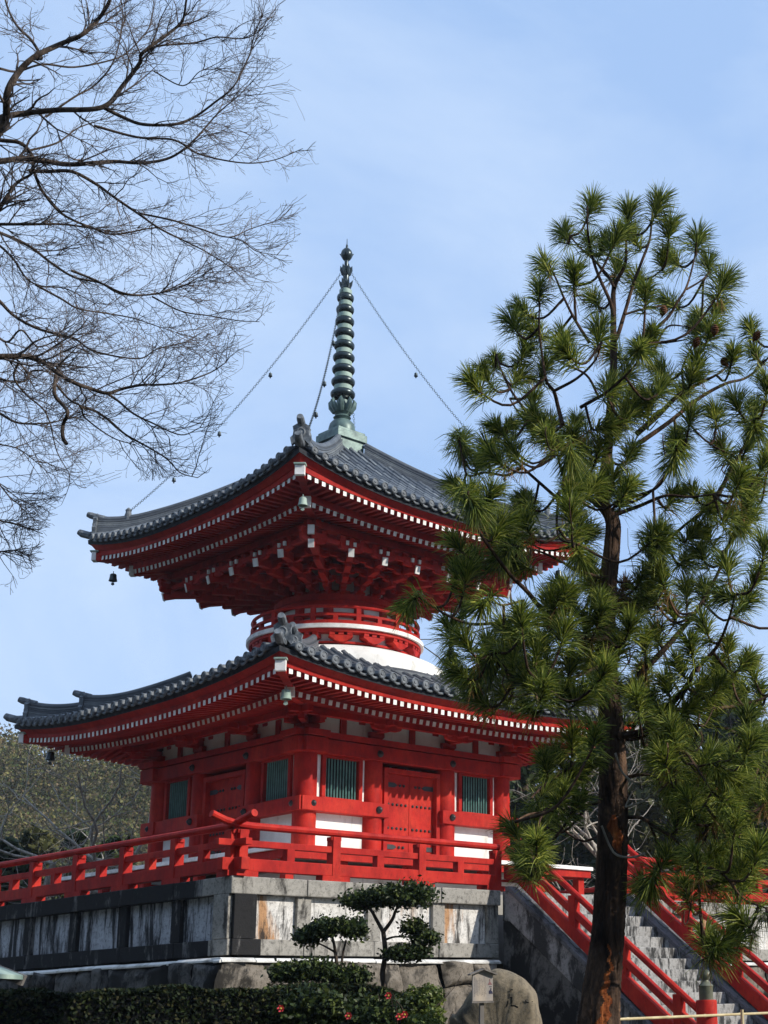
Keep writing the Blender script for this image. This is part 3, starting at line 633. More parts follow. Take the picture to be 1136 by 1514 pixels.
for i in range(12):
    g = 2 * math.pi * (i + 0.5) / 12; m = MB(); m.lathe([(0.13, 6.95), (0.13, 7.62)], 14, c=(1.47 * math.cos(g), 1.47 * math.sin(g), 0)); o = m.build('drum_column', MT['red'], DR); smooth_by_angle(o)
FANPTS = {}
# bracket sets fanning from the round drum to the square purlin
def fan(px, py, corner=False):
    g = math.atan2(py, px); m = MB(); c = V((math.cos(g) * 1.48, math.sin(g) * 1.48, 0)); e = V((px, py, 0)); d = (e - c); ln = d.length; d.normalize(); tg = V((-d.y, d.x, 0))
    block(m, (c.x, c.y, 7.93), 0.30, 0.10); nst = 4
    side = V((1, 0, 0)) if abs(py) >= abs(px) else V((0, 1, 0))
    for s in range(nst):
        FANPTS.setdefault(s, []).append((g, c + d * (ln * (s + 0.75) / (nst - 0.25) * 0.94) + V((0, 0, 7.995 + 0.10 * s + 0.20))))
        f = ln * (s + 0.75) / (nst - 0.25) * 0.94; z = 7.995 + 0.10 * s; p = c + d * f
        m.bar(c - d * 0.2 + V((0, 0, z)), p + d * 0.10 + V((0, 0, z)), 0.14 + 0.004 * s, 0.115)
        block(m, (p.x, p.y, z + 0.09), 0.19, 0.10)
        mixd = (tg * (1 - s / 3) + (side * (1 if side.dot(tg) > 0 else -1)) * (s / 3)).normalized()
        L2 = 0.42 + 0.09 * s
        arm(m, p + V((0, 0, z + 0.115)), mixd, L2, 0.10, 0.11)
        for q in (-0.4, 0.4): r = p + mixd * (L2 * q); block(m, (r.x, r.y, z + 0.185), 0.13, 0.07)
    # tail rafter pushing out and down
    z1 = 8.28; m.bar(c + V((0, 0, z1 + 0.42)), e + d * 0.02 + V((0, 0, z1 + 0.0)), 0.125, 0.17)
    q2 = e - d * 0.16; block(m, (q2.x, q2.y, z1 + 0.17), 0.20, 0.10); arm(m, q2 + V((0, 0, z1 + 0.27)), side, 0.72, 0.11, 0.12)
    for q in (-0.29, 0, 0.29): r = q2 + side * q; block(m, (r.x, r.y, z1 + 0.365), 0.15, 0.08)
    st = m.build('fan_bracket', MT['red'], PG)
    m = MB(); m.bar(e + d * 0.018 + V((0, 0, z1)), e + d * 0.05 + V((0, 0, z1 - 0.008)), 0.138, 0.20)
    if corner: m.bar(e + d * 0.06 + V((0, 0, z1 + 0.31)), e + d * 0.13 + V((0, 0, z1 + 0.31)), 0.15, 0.22)
    else:
        for q in (-0.10, 0.10): p = e + side * q * 1.1 - d * 0.06; m.bar(p + V((0, 0, z1 + 0.24)), p + d * 0.06 + V((0, 0, z1 + 0.235)), 0.07, 0.10)
    m.build('white_end', MT['endwhite'], st)
for k in range(4):
    X3 = rotz(-k).to_3x3()
    for x in (-2.03, -1.015, 0, 1.015, 2.03): p = X3 @ V((x, -3.2, 0)); fan(p.x, p.y)
    p = X3 @ V((-3.16, -3.16, 0)); fan(p.x, p.y, True)
    m = MB(); m.X = rotz(-k); m.box((0, -3.03, 8.80), (6.5 - 0.01 * (k % 2), 0.15, 0.15)); m.box((0, -2.75, 8.70), (5.8 - 0.01 * (k % 2), 0.12, 0.12)); m.build('upper_purlin', MT['red'], PG, bevel=0.008)
for s, pts in FANPTS.items():
    pts.sort(key=lambda t: t[0]); m = MB()
    for (g0, p), (g1, q) in zip(pts, pts[1:] + pts[:1]): m.bar(p - (q - p) * 0.02, q + (q - p) * 0.02, 0.105, 0.10)
    m.build('linking_beam', MT['red'], PG)
m = MB(); m.box((0, 0, 8.90), (6.1, 6.1, 0.06)); m.build('upper_ceiling', MT['red'], PG)

# ---- bronze spire
m = MB(); m.box((0, 0, 12.40), (0.86, 0.86, 0.34)); m.box((0, 0, 12.66), (0.98, 0.98, 0.22)); m.box((0, 0, 12.80), (0.90, 0.90, 0.08)); SPB = m.build('spire', MT['bronze'], PG, bevel=0.015)
m = MB(); m.lathe([(0.36, 12.84), (0.36, 12.98), (0.33, 13.10), (0.25, 13.20), (0.17, 13.24), (0.20, 13.27), (0.24, 13.30), (0.20, 13.34), (0.16, 13.38), (0.22, 13.46), (0.26, 13.54), (0.20, 13.58), (0.16, 13.80), (0.075, 13.86), (0.07, 16.95)], 28)
o = m.build('spire_shaft', MT['bronze'], SPB); smooth_by_angle(o)
m = MB()
for i in range(8):
    g = 2 * math.pi * i / 8; d = V((math.cos(g), math.sin(g), 0)); m.tube([d * 0.20 + V((0, 0, 13.46)), d * 0.29 + V((0, 0, 13.60)), d * 0.33 + V((0, 0, 13.74)), d * 0.30 + V((0, 0, 13.84))], [0.075, 0.09, 0.06, 0.008], 8)
o = m.build('lotus_petal', MT['bronze'], SPB); smooth_by_angle(o)
for i in range(9):
    z = 13.99 + 0.362 * i; r = 0.335 - 0.0125 * i; m = MB()
    m.lathe([(r * 0.93, z - 0.07), (r, z - 0.03), (r, z + 0.03), (r * 0.93, z + 0.07), (r * 0.74, z + 0.07), (r * 0.70, z + 0.03), (r * 0.70, z - 0.03), (r * 0.74, z - 0.07), (r * 0.93, z - 0.07)], 32)
    for q in range(8): g = 2 * math.pi * q / 8; d = V((math.cos(g), math.sin(g), 0)); m.bar(d * 0.05 + V((0, 0, z)), d * r * 0.75 + V((0, 0, z)), 0.035, 0.05)
    rg = m.build('spire_ring', MT['bronzedark'], SPB); smooth_by_angle(rg)
    m = MB(); m.lathe([(r * 0.56, z + 0.095), (r * 0.74, z + 0.115), (r * 0.74, z + 0.235), (r * 0.56, z + 0.265), (0.07, z + 0.27)], 24); m.lathe([(0.07, z + 0.09), (r * 0.56, z + 0.095)], 24); o = m.build('spire_hub', MT['patina'], SPB); smooth_by_angle(o)
m = MB(); m.lathe([(0.065, 16.9), (0.065, 17.05), (0.10, 17.10), (0.13, 17.2), (0.11, 17.33), (0.085, 17.40), (0.085, 17.62), (0.09, 17.66), (0.12, 17.74), (0.12, 17.84), (0.06, 17.86), (0.055, 18.0), (0.06, 18.04), (0.11, 18.09), (0.155, 18.17), (0.165, 18.25), (0.14, 18.34), (0.08, 18.41), (0.035, 18.44), (0.03, 18.52), (0.012, 18.56), (0.008, 18.72), (0, 18.74)], 24)
for z, r in ((17.36, 0.19), (17.80, 0.16)):
    for i in range(6): g = 2 * math.pi * i / 6 + 0.3; d = V((math.cos(g), math.sin(g), 0)); m.tube([d * 0.08 + V((0, 0, z - 0.2)), d * 0.13 + V((0, 0, z - 0.05)), d * r + V((0, 0, z + 0.08))], [0.045, 0.05, 0.006], 6)
for i in range(4): g = math.pi / 4 + math.pi / 2 * i; d = V((math.cos(g), math.sin(g), 0)); m.tube([d * 0.13 + V((0, 0, 18.20)), d * 0.20 + V((0, 0, 18.26))], [0.04, 0.004], 6)
o = m.build('spire_top', MT['bronzedark'], SPB); smooth_by_angle(o)

# ---- chains with little bells, and the big wind bells under the corners
def bell(name, p, s, matl, label, group):
    t = empty(name, p, label, 'bell', group); m = MB()
    m.lathe([(0.0, -0.02), (0.30, -0.04), (0.42, -0.14), (0.46, -0.6), (0.56, -1.0), (0.50, -1.02), (0.44, -0.98), (0.36, -0.2), (0, -0.12)], 18, c=(0, 0, 0))
    m.v = [tuple(V(q) * s + p) for q in m.v]; o = m.build('bell_body', matl, t); smooth_by_angle(o)
    m = MB(); m.tube([p + V((0, 0, 0.35 * s)), p], 0.05 * s, 6); m.build('hook', matl, t)
    m = MB(); m.tube([p + V((0, 0, -0.2 * s)), p + V((0, 0, -1.25 * s))], 0.035 * s, 6); m.prism([(-0.22 * s, 0), (0, -0.12 * s), (0.22 * s, 0), (0.16 * s, 0.3 * s), (-0.16 * s, 0.3 * s)], p + V((0, 0, -1.5 * s)), V((HX, -HY, 0)), (0, 0, 1), 0.03 * s); m.build('clapper', matl, t)
    return t
where = {(-1, -1): 'near corner', (-1, 1): 'left corner', (1, -1): 'right corner'}
for (sx, sy), w in where.items():
    bell('wind_bell', V((sx * 5.0, sy * 5.0, 4.24)), 0.215, MT['patina'] if (sx, sy) == (-1, -1) else MT['bronzedark'], ('pale green' if (sx, sy) == (-1, -1) else 'dark bronze') + ' wind bell hanging under the ' + w + ' of the lower roof', 'wind bells under the roof corners')
    bell('wind_bell', V((sx * 4.12, sy * 4.12, 8.93)), 0.20, MT['patina'] if (sx, sy) == (-1, -1) else MT['bronzedark'], ('pale green' if (sx, sy) == (-1, -1) else 'dark bronze') + ' wind bell hanging under the ' + w + ' of the upper roof', 'wind bells under the roof corners')
nm = {(-1, -1): 'near', (-1, 1): 'left', (1, -1): 'right', (1, 1): 'far'}
for (sx, sy), w in nm.items():
    A = V((sx * 0.10, sy * 0.10, 17.66)); Bp = V((sx * 3.92, sy * 3.92, hu(3.92, 3.92) + 0.52)); n = 150
    P = lambda u: A.lerp(Bp, u) - V((0, 0, 0.95 * 4 * u * (1 - u) * 0.55))
    m = MB(); ax0 = V((sx, -sy, 0)).normalized()
    for i in range(n):
        p, q = P(i / n), P((i + 1) / n); d = (q - p).normalized(); wv = ax0 if i % 2 else d.cross(ax0); a = q - p
        pts = [p + wv * 0.006 - a * 0.10]
        for g in (-0.12, 0.15, 0.85, 1.12): pts.append(p + a * g + wv * (0.024 if 0 < g < 1 else 0.006))
        m.tube([p - a * 0.12, p + a * 0.2 + wv * 0.026, p + a * 0.8 + wv * 0.026, p + a * 1.12], 0.0058, 4); m.tube([p - a * 0.12, p + a * 0.2 - wv * 0.026, p + a * 0.8 - wv * 0.026, p + a * 1.12], 0.0058, 4)
    m.build('chain', MT['bronzedark'], PG)
    m = MB(); m.lathe([(0.09, -0.25), (0.10, -0.1), (0.07, 0.0), (0.085, 0.05), (0.03, 0.11), (0, 0.13)], 10, c=Bp); m.build('chain_anchor', MT['disc'], PG)
    if w == 'far': continue
    for i, u in enumerate((0.34, 0.58, 0.79)):
        wd = ('highest', 'middle', 'lowest')[i]
        bell('chain_bell', P(u) - V((0, 0, 0.17)), 0.10, MT['bronzedark'], '%s of the three small bells hanging from the %s spire chain' % (wd, w), 'small bells on the spire chains')

# ------------------------------------------------------------------ plants: helpers
def leaf_quads(P, size, rng, normal=None, flat=0.0, aspect=0.55):
    """leaf shaped quads (diamonds) at points P"""
    n = len(P); a = rng.normal(size=(n, 3))
    if normal is not None: a = a * (1 - flat) + normal * flat * 2
    a /= np.linalg.norm(a, axis=1, keepdims=True) + 1e-9
    b = rng.normal(size=(n, 3)); b -= (b * a).sum(1, keepdims=True) * a; b /= np.linalg.norm(b, axis=1, keepdims=True) + 1e-9
    c = np.cross(a, b); s = (size * rng.uniform(0.6, 1.4, n))[:, None]
    v = np.stack([P - b * s, P + c * s * aspect - b * s * 0.1, P + b * s, P - c * s * aspect - b * s * 0.1], 1).reshape(-1, 3)
    return v, np.arange(4 * n).reshape(n, 4)
def blob_points(n, c, r, rng, shell=0.55):
    d = rng.normal(size=(n, 3)); d /= np.linalg.norm(d, axis=1, keepdims=True)
    rad = shell + (1 - shell) * rng.random(n) ** 0.6; q = d * rad[:, None]
    w = 1 + 0.22 * np.sin(d[:, 0] * 5 + c[0]) * np.sin(d[:, 1] * 4 + c[1] * 2) + 0.12 * np.sin(d[:, 2] * 9 + c[2])
    return np.array(c) + q * np.array(r) * w[:, None], d
BARK = {'pine': None}
def barkmat(name, c1, c2, c3, vs=6):
    m, nt, b = mat(name, 0.9, 0.1); f = noise(nt, vs, 7, 0.7, (1, 1, 0.22), 0.8)
    c = ramp(nt, f, [(0.36, c1), (0.52, c2), (0.68, c3)]); nt.links.new(c, b.inputs['Base Color']); bump(nt, b, f, 1.0, 0.05); return m
MT['pinebark'] = barkmat('pine_bark', (0.018, 0.012, 0.010), (0.07, 0.045, 0.032), (0.20, 0.12, 0.075))
MT['greybark'] = barkmat('grey_brown_bark', (0.03, 0.024, 0.02), (0.085, 0.065, 0.052), (0.16, 0.125, 0.10), 9)
MT['palebark'] = barkmat('pale_bark', (0.20, 0.18, 0.15), (0.40, 0.36, 0.31), (0.58, 0.54, 0.48), 9)
MT['innerbark'] = barkmat('orange_inner_bark', (0.10, 0.025, 0.010), (0.26, 0.075, 0.025), (0.44, 0.16, 0.055), 14)
MT['needle'] = leafmat('pine_needles', [(0.03, 0.058, 0.014), (0.11, 0.165, 0.026), (0.24, 0.29, 0.045), (0.44, 0.45, 0.10)], 0.36, 0.5, 0.18, 1.6)
MT['dryneedle'] = leafmat('dry_needles', [(0.20, 0.10, 0.035), (0.30, 0.17, 0.06)], 0.15, 0.6, 0.2)
MT['darkleaf'] = leafmat('dark_glossy_leaf', [(0.012, 0.022, 0.008), (0.022, 0.04, 0.012), (0.045, 0.07, 0.018), (0.09, 0.115, 0.03)], 0.14, 0.5, 0.2, 3.0)
MT['hedgeshadeleaf'] = leafmat('shade_darkened_hedge_leaf', [(0.006, 0.011, 0.005), (0.010, 0.019, 0.007), (0.024, 0.036, 0.012), (0.05, 0.045, 0.02)], 0.06, 0.6, 0.12, 2.0)  # tree shade over the hedge is put into these leaf colours
MT['brightleaf'] = leafmat('yellow_green_leaf', [(0.05, 0.085, 0.016), (0.10, 0.14, 0.025), (0.17, 0.20, 0.045)], 0.25, 0.45, 0.3, 3.0)
MT['forest'] = leafmat('evergreen_leaf', [(0.012, 0.026, 0.012), (0.028, 0.05, 0.018), (0.06, 0.085, 0.028), (0.10, 0.115, 0.045)], 0.15, 0.55, 0.25, 0.35)
MT['olive'] = leafmat('olive_leaf', [(0.05, 0.06, 0.022), (0.095, 0.10, 0.035), (0.15, 0.14, 0.055)], 0.2, 0.6, 0.2, 0.4)
MT['winter'] = leafmat('winter_hillside_leaf', [(0.05, 0.042, 0.026), (0.14, 0.105, 0.062), (0.08, 0.105, 0.038), (0.19, 0.18, 0.075), (0.21, 0.155, 0.105)], 0.15, 0.9, 0.0, 0.10)

def tubes_np(paths, n=4):
    """many tapered tubes as arrays: paths = list of (Nx3 points, radii)"""
    VS = []; Q = []; base = 0
    ang = np.arange(n) * 2 * np.pi / n; ca, sa = np.cos(ang), np.sin(ang)
    for p, r in paths:
        p = np.asarray(p, float); r = np.asarray(r, float); k = len(p)
        t = np.gradient(p, axis=0); t /= np.linalg.norm(t, axis=1, keepdims=True) + 1e-9
        ref = np.array((0.31, 0.22, 0.92)) if abs(t[0, 2]) < 0.9 else np.array((1.0, 0.1, 0)); x = np.cross(t, ref); x /= np.linalg.norm(x, axis=1, keepdims=True) + 1e-9; y = np.cross(t, x)
        VS.append((p[:, None, :] + (x[:, None, :] * ca[None, :, None] + y[:, None, :] * sa[None, :, None]) * r[:, None, None]).reshape(-1, 3))
        i = np.arange(k - 1)[:, None] * n; j = np.arange(n)[None, :]; j2 = (j + 1) % n
        Q.append(np.stack([i + j, i + j2, i + j2 + n, i + j + n], -1).reshape(-1, 4) + base); base += k * n
    return np.concatenate(VS), np.concatenate(Q)
def smooth_path(P, sub=5):
    P = np.asarray(P, float)
    if len(P) < 3: return P
    E = np.vstack([2 * P[0] - P[1], P, 2 * P[-1] - P[-2]]); out = []
    for i in range(1, len(E) - 2):
        for u in np.linspace(0, 1, sub, endpoint=False):
            a, b, c, d = E[i - 1], E[i], E[i + 1], E[i + 2]
            out.append(0.5 * (2 * b + (c - a) * u + (2 * a - 5 * b + 4 * c - d) * u * u + (3 * b - 3 * c + d - a) * u ** 3))
    out.append(P[-1]); return np.array(out)
def pxpath(pts, d0, d1, wob=0.0, rng=RNG):
    n = len(pts); return np.array([at(x, y, d0 + (d1 - d0) * i / max(1, n - 1) + rng.normal() * wob) for i, (x, y) in enumerate(pts)])

# ------------------------------------------------------------------ bare tree reaching in from the left
def crop1(p): return [(x / 2.367, y / 2.367) for x, y in p]
def crop2(p): return [(x / 2.84, 400 + y / 2.84) for x, y in p]
LIMBS = [  # (photo path, base radius px, end radius px, depth start, depth end)
    (crop1([(-60, 560), (-20, 490), (20, 420), (25, 330), (60, 260), (120, 200), (210, 155), (290, 120), (350, 60), (385, 0), (400, -60)]), 8, 2.6, 13.5, 13.0),
    (crop1([(130, 205), (145, 200), (110, 140), (60, 90), (25, 20), (10, -60)]), 3.6, 1.6, 13.4, 14.2),
    (crop1([(-50, 440), (10, 410), (100, 395), (200, 385), (360, 375), (430, 300), (490, 220), (500, 185), (600, 110), (640, 70), (655, -10), (680, -80)]), 6.5, 1.5, 13.8, 12.6),
    (crop1([(360, 375), (430, 410), (500, 435), (610, 435), (680, 410), (750, 360), (820, 300), (870, 200), (900, 130)]), 3.8, 0.9, 13.2, 12.4),
    (crop1([(500, 185), (560, 160), (680, 150), (760, 130), (850, 135), (905, 110), (950, 50)]), 2.2, 0.7, 12.9, 12.3),
    (crop1([(-60, 575), (0, 565), (100, 555), (230, 575), (330, 570), (400, 565), (500, 570), (600, 550), (680, 490), (760, 400), (830, 340)]), 6.5, 1.0, 14.5, 13.6),
    (crop1([(330, 440), (480, 480), (610, 490), (700, 540), (850, 570), (960, 560), (1060, 520)]), 2.8, 0.7, 14.0, 13.6),
    (crop1([(-60, 470), (0, 490), (70, 500), (110, 540), (120, 600), (150, 670), (220, 750), (330, 800), (400, 820), (520, 800), (600, 790)]), 4.6, 1.2, 14.2, 14.8),
    (crop1([(100, 598), (170, 600), (250, 600), (330, 640), (400, 690), (480, 745), (560, 800), (640, 840), (720, 880), (800, 930)]), 4.2, 0.9, 14.4, 13.4),
    (crop1([(480, 745), (600, 770), (700, 800), (800, 830), (880, 800), (960, 775)]), 2.2, 0.7, 13.9, 13.5),
    (crop1([(800, 830), (850, 845), (900, 880), (970, 892)]), 1.3, 0.6, 13.7, 13.6),
    (crop1([(-60, 790), (0, 785), (100, 785), (220, 785), (330, 800)]), 3.8, 1.8, 14.8, 14.8),
    (crop1([(-60, 800), (0, 815), (100, 860), (180, 920), (260, 970), (350, 990), (430, 1030), (560, 1025), (690, 960)]), 3.4, 0.8, 13.6, 12.6),
    (crop1([(-20, 760), (30, 680), (60, 640), (110, 610)]), 4.6, 2.6, 14.6, 14.4),
    (crop1([(-60, 820), (0, 860), (50, 910), (90, 970), (140, 1000), (230, 1010), (330, 1060)]), 3.0, 1.0, 15.2, 15.0),
    (crop1([(0, 240), (60, 250), (150, 225), (260, 235), (390, 210), (450, 180), (520, 100), (540, 20)]), 2.8, 0.9, 14.6, 15.2),
    (crop1([(160, 410), (260, 340), (330, 300), (390, 230), (420, 140), (430, 40), (410, -40)]), 2.4, 0.9, 14.9, 15.4),
    (crop1([(90, 530), (200, 500), (270, 450), (350, 420)]), 2.6, 1.0, 15.0, 15.4),
    (crop1([(540, 250), (640, 300), (700, 250), (760, 240)]), 1.4, 0.6, 13.0, 12.8),
    (crop2([(-40, 360), (0, 362), (70, 360), (130, 365), (190, 390), (240, 430), (310, 470), (380, 495), (450, 515), (520, 495), (600, 480), (660, 480), (760, 470), (880, 430), (950, 385)]), 5.6, 0.8, 12.6, 11.8),
    (crop2([(450, 515), (500, 550), (560, 600), (640, 640), (760, 690), (840, 660)]), 2.4, 0.7, 12.2, 11.8),
    (crop2([(235, 440), (230, 520), (270, 570), (285, 600), (265, 650), (265, 700), (280, 728)]), 3.2, 3.2, 12.5, 12.3),
    (crop2([(-40, 100), (0, 130), (60, 190), (150, 240), (250, 270), (320, 290), (400, 340), (580, 370), (660, 330), (780, 300)]), 3.4, 0.8, 13.4, 12.8),
    (crop2([(300, 0), (400, 40), (520, 95), (640, 100), (760, 70), (850, 20)]), 2.4, 0.7, 13.0, 12.4),
    (crop2([(640, 110), (760, 170), (880, 190), (1000, 210), (1090, 215)]), 1.6, 0.6, 12.8, 12.4),
    (crop2([(340, 570), (400, 590), (460, 630), (530, 690), (620, 740), (700, 790), (760, 850), (830, 870)]), 2.6, 0.7, 12.4, 12.0),
    (crop2([(230, 470), (290, 540), (340, 570), (360, 620), (470, 700), (560, 730)]), 2.2, 0.8, 12.5, 12.3),
    (crop2([(-40, 580), (0, 600), (80, 640), (200, 640), (290, 620)]), 3.0, 1.0, 13.2, 13.6),
    (crop2([(-40, 720), (0, 730), (80, 750), (160, 810)]), 2.0, 0.7, 13.6, 13.6),
    (crop2([(80, 380), (60, 450), (110, 520), (180, 580), (210, 640), (240, 760), (290, 850)]), 2.2, 0.7, 13.0, 12.8),
    (crop2([(-40, 250), (30, 300), (90, 250), (160, 320), (250, 300), (250, 420)]), 2.4, 0.9, 14.0, 13.9),
    (crop2([(150, 60), (260, 120), (330, 160), (450, 180), (560, 200), (650, 230), (740, 260)]), 2.2, 0.7, 13.9, 13.5),
    (crop2([(-40, 1040), (0, 1050), (80, 1070), (180, 1105)]), 1.8, 0.7, 12.4, 12.2),
    (crop2([(-40, 1170), (0, 1180), (60, 1175), (130, 1195)]), 1.6, 0.7, 12.4, 12.2),
    (crop2([(-40, 860), (0, 900), (50, 960), (110, 1000)]), 1.6, 0.7, 12.4, 12.2),
    (crop2([(-40, 430), (20, 460), (100, 465), (140, 420), (240, 430)]), 2.8, 1.2, 13.6, 12.9),
]
def bare_tree():
    rng = np.random.default_rng(11)
    tb = at(-330, 1500, 13.8); t = empty('bare_tree', (tb.x, tb.y, GZ), 'leafless tree spreading fine dark twigs into the upper left sky', 'tree', None)
    trunk = np.array([(tb.x, tb.y, GZ), (tb.x + 0.05, tb.y, -1.0), (tb.x - 0.1, tb.y + 0.1, 1.2), (tb.x + 0.15, tb.y + 0.05, 3.2), (tb.x + 0.3, tb.y, 5.0), (tb.x + 0.55, tb.y - 0.1, 6.8)]); trp = smooth_path(trunk, 8)
    thick = [(trp, np.linspace(0.30, 0.14, len(trp)))]; med = []; fine = []
    fw = np.array([R_.x, R_.y, 0.0]); seeds = []
    for pts, r0, r1, d0, d1 in LIMBS:
        P = smooth_path(pxpath(pts, d0, d1, 0.12, rng), 6); k = 13.5 / FPX
        rad = np.linspace(r0, r1, len(P)) * k * 0.80
        if pts[0][0] < 0:                                              # carry the limb back to the trunk
            j = np.argmin(np.abs(trp[:, 2] - (P[0][2] - 1.0))); q = np.array([trp[j], trp[j] * 0.45 + P[0] * 0.55 + np.array((0, 0, -0.15)), P[0]]); q = smooth_path(q, 5)[:-1]
            P = np.vstack([q, P]); rad = np.concatenate([np.linspace(rad[0] * 1.5, rad[0], len(q)), rad])
        thick.append((P, rad)); seeds.append((P, rad))
    XL = lambda y: np.interp(y, [-100, 0, 50, 120, 180, 240, 300, 360, 400, 450, 480, 540, 600, 660, 700, 725, 760, 800, 840, 900], [410, 405, 405, 425, 450, 465, 440, 425, 415, 400, 385, 345, 325, 315, 305, 90, 70, 55, 40, -20])
    def inside(q):
        d = V(q) - CAM_P; w = d.dot(F_); x = PPX + FPX * d.dot(R_) / w; y = PPY - FPX * d.dot(U_) / w; return x < XL(y) + abs(rng.normal()) * -16 + 22
    def grow(p, d, length, r, level):
        n = max(4, int(length / 0.10)); pts = [p]; q = p.copy(); d = d / np.linalg.norm(d)
        for i in range(n):
            d = d + rng.normal(size=3) * 0.17 + np.array((0, 0, 0.012 if level < 2 else 0.03)) + fw * 0.008; d /= np.linalg.norm(d); q = q + d * length / n
            if not inside(q): break
            pts.append(q)
        if len(pts) < 3: return
        pts = np.array(pts); n = len(pts) - 1; rad = np.linspace(r, max(0.0019, r * 0.32), n + 1)
        (med if level < 2 else fine).append((pts, rad))
        if level < 3:
            m = {1: int(4 + length * 7.5), 2: int(2 + length * 7)}[level]
            for _ in range(m):
                i = rng.integers(max(1, n // 6), n + 1); dd = pts[i] - pts[i - 1]; dd /= np.linalg.norm(dd) + 1e-9
                side = rng.normal(size=3); side -= side.dot(dd) * dd; side /= np.linalg.norm(side)
                grow(pts[i], dd * 0.75 + side * rng.uniform(0.45, 0.9) + fw * 0.1, length * rng.uniform(0.28, 0.55), rad[i] * 0.62, level + 1)
    for P, rad in seeds:
        if len(P) < 8 or (rad[-1] > rad[0] * 0.95): continue
        seg = np.linalg.norm(np.diff(P, axis=0), axis=1); Lg = seg.sum(); m = int(2 + Lg * 5.5)
        for _ in range(m):
            i = int(len(P) * (0.16 + 0.84 * rng.random() ** 0.8)); i = min(max(i, 1), len(P) - 1); dd = P[i] - P[i - 1]; dd /= np.linalg.norm(dd) + 1e-9
            side = rng.normal(size=3); side -= side.dot(dd) * dd; side /= np.linalg.norm(side)
            grow(P[i], dd * 0.9 + side * rng.uniform(0.4, 0.95) + fw * 0.12, rng.uniform(0.25, 0.72), max(0.0045, rad[i] * 0.5), 1)
        d = P[-1] - P[-2]
        for _ in range(3): grow(P[-1], d / np.linalg.norm(d) + rng.normal(size=3) * 0.25, rng.uniform(0.3, 0.6), max(0.004, rad[-1] * 0.8), 2)
    v, q = tubes_np(thick, 8); np_mesh('trunk', v, q, MT['greybark'], t, smooth=True)
    v1, q1 = tubes_np(med, 4); v2, q2 = tubes_np(fine, 3); np_mesh('crown', np.vstack([v1, v2]), np.vstack([q1, q2 + len(v1)]), MT['twig'], t, smooth=True)
    print('bare tree', len(med), len(fine))
MT['twig'] = simple('twig_bark', (0.075, 0.062, 0.058), (0.19, 0.16, 0.15), 1.2, 0.85, 0.1)
bare_tree()

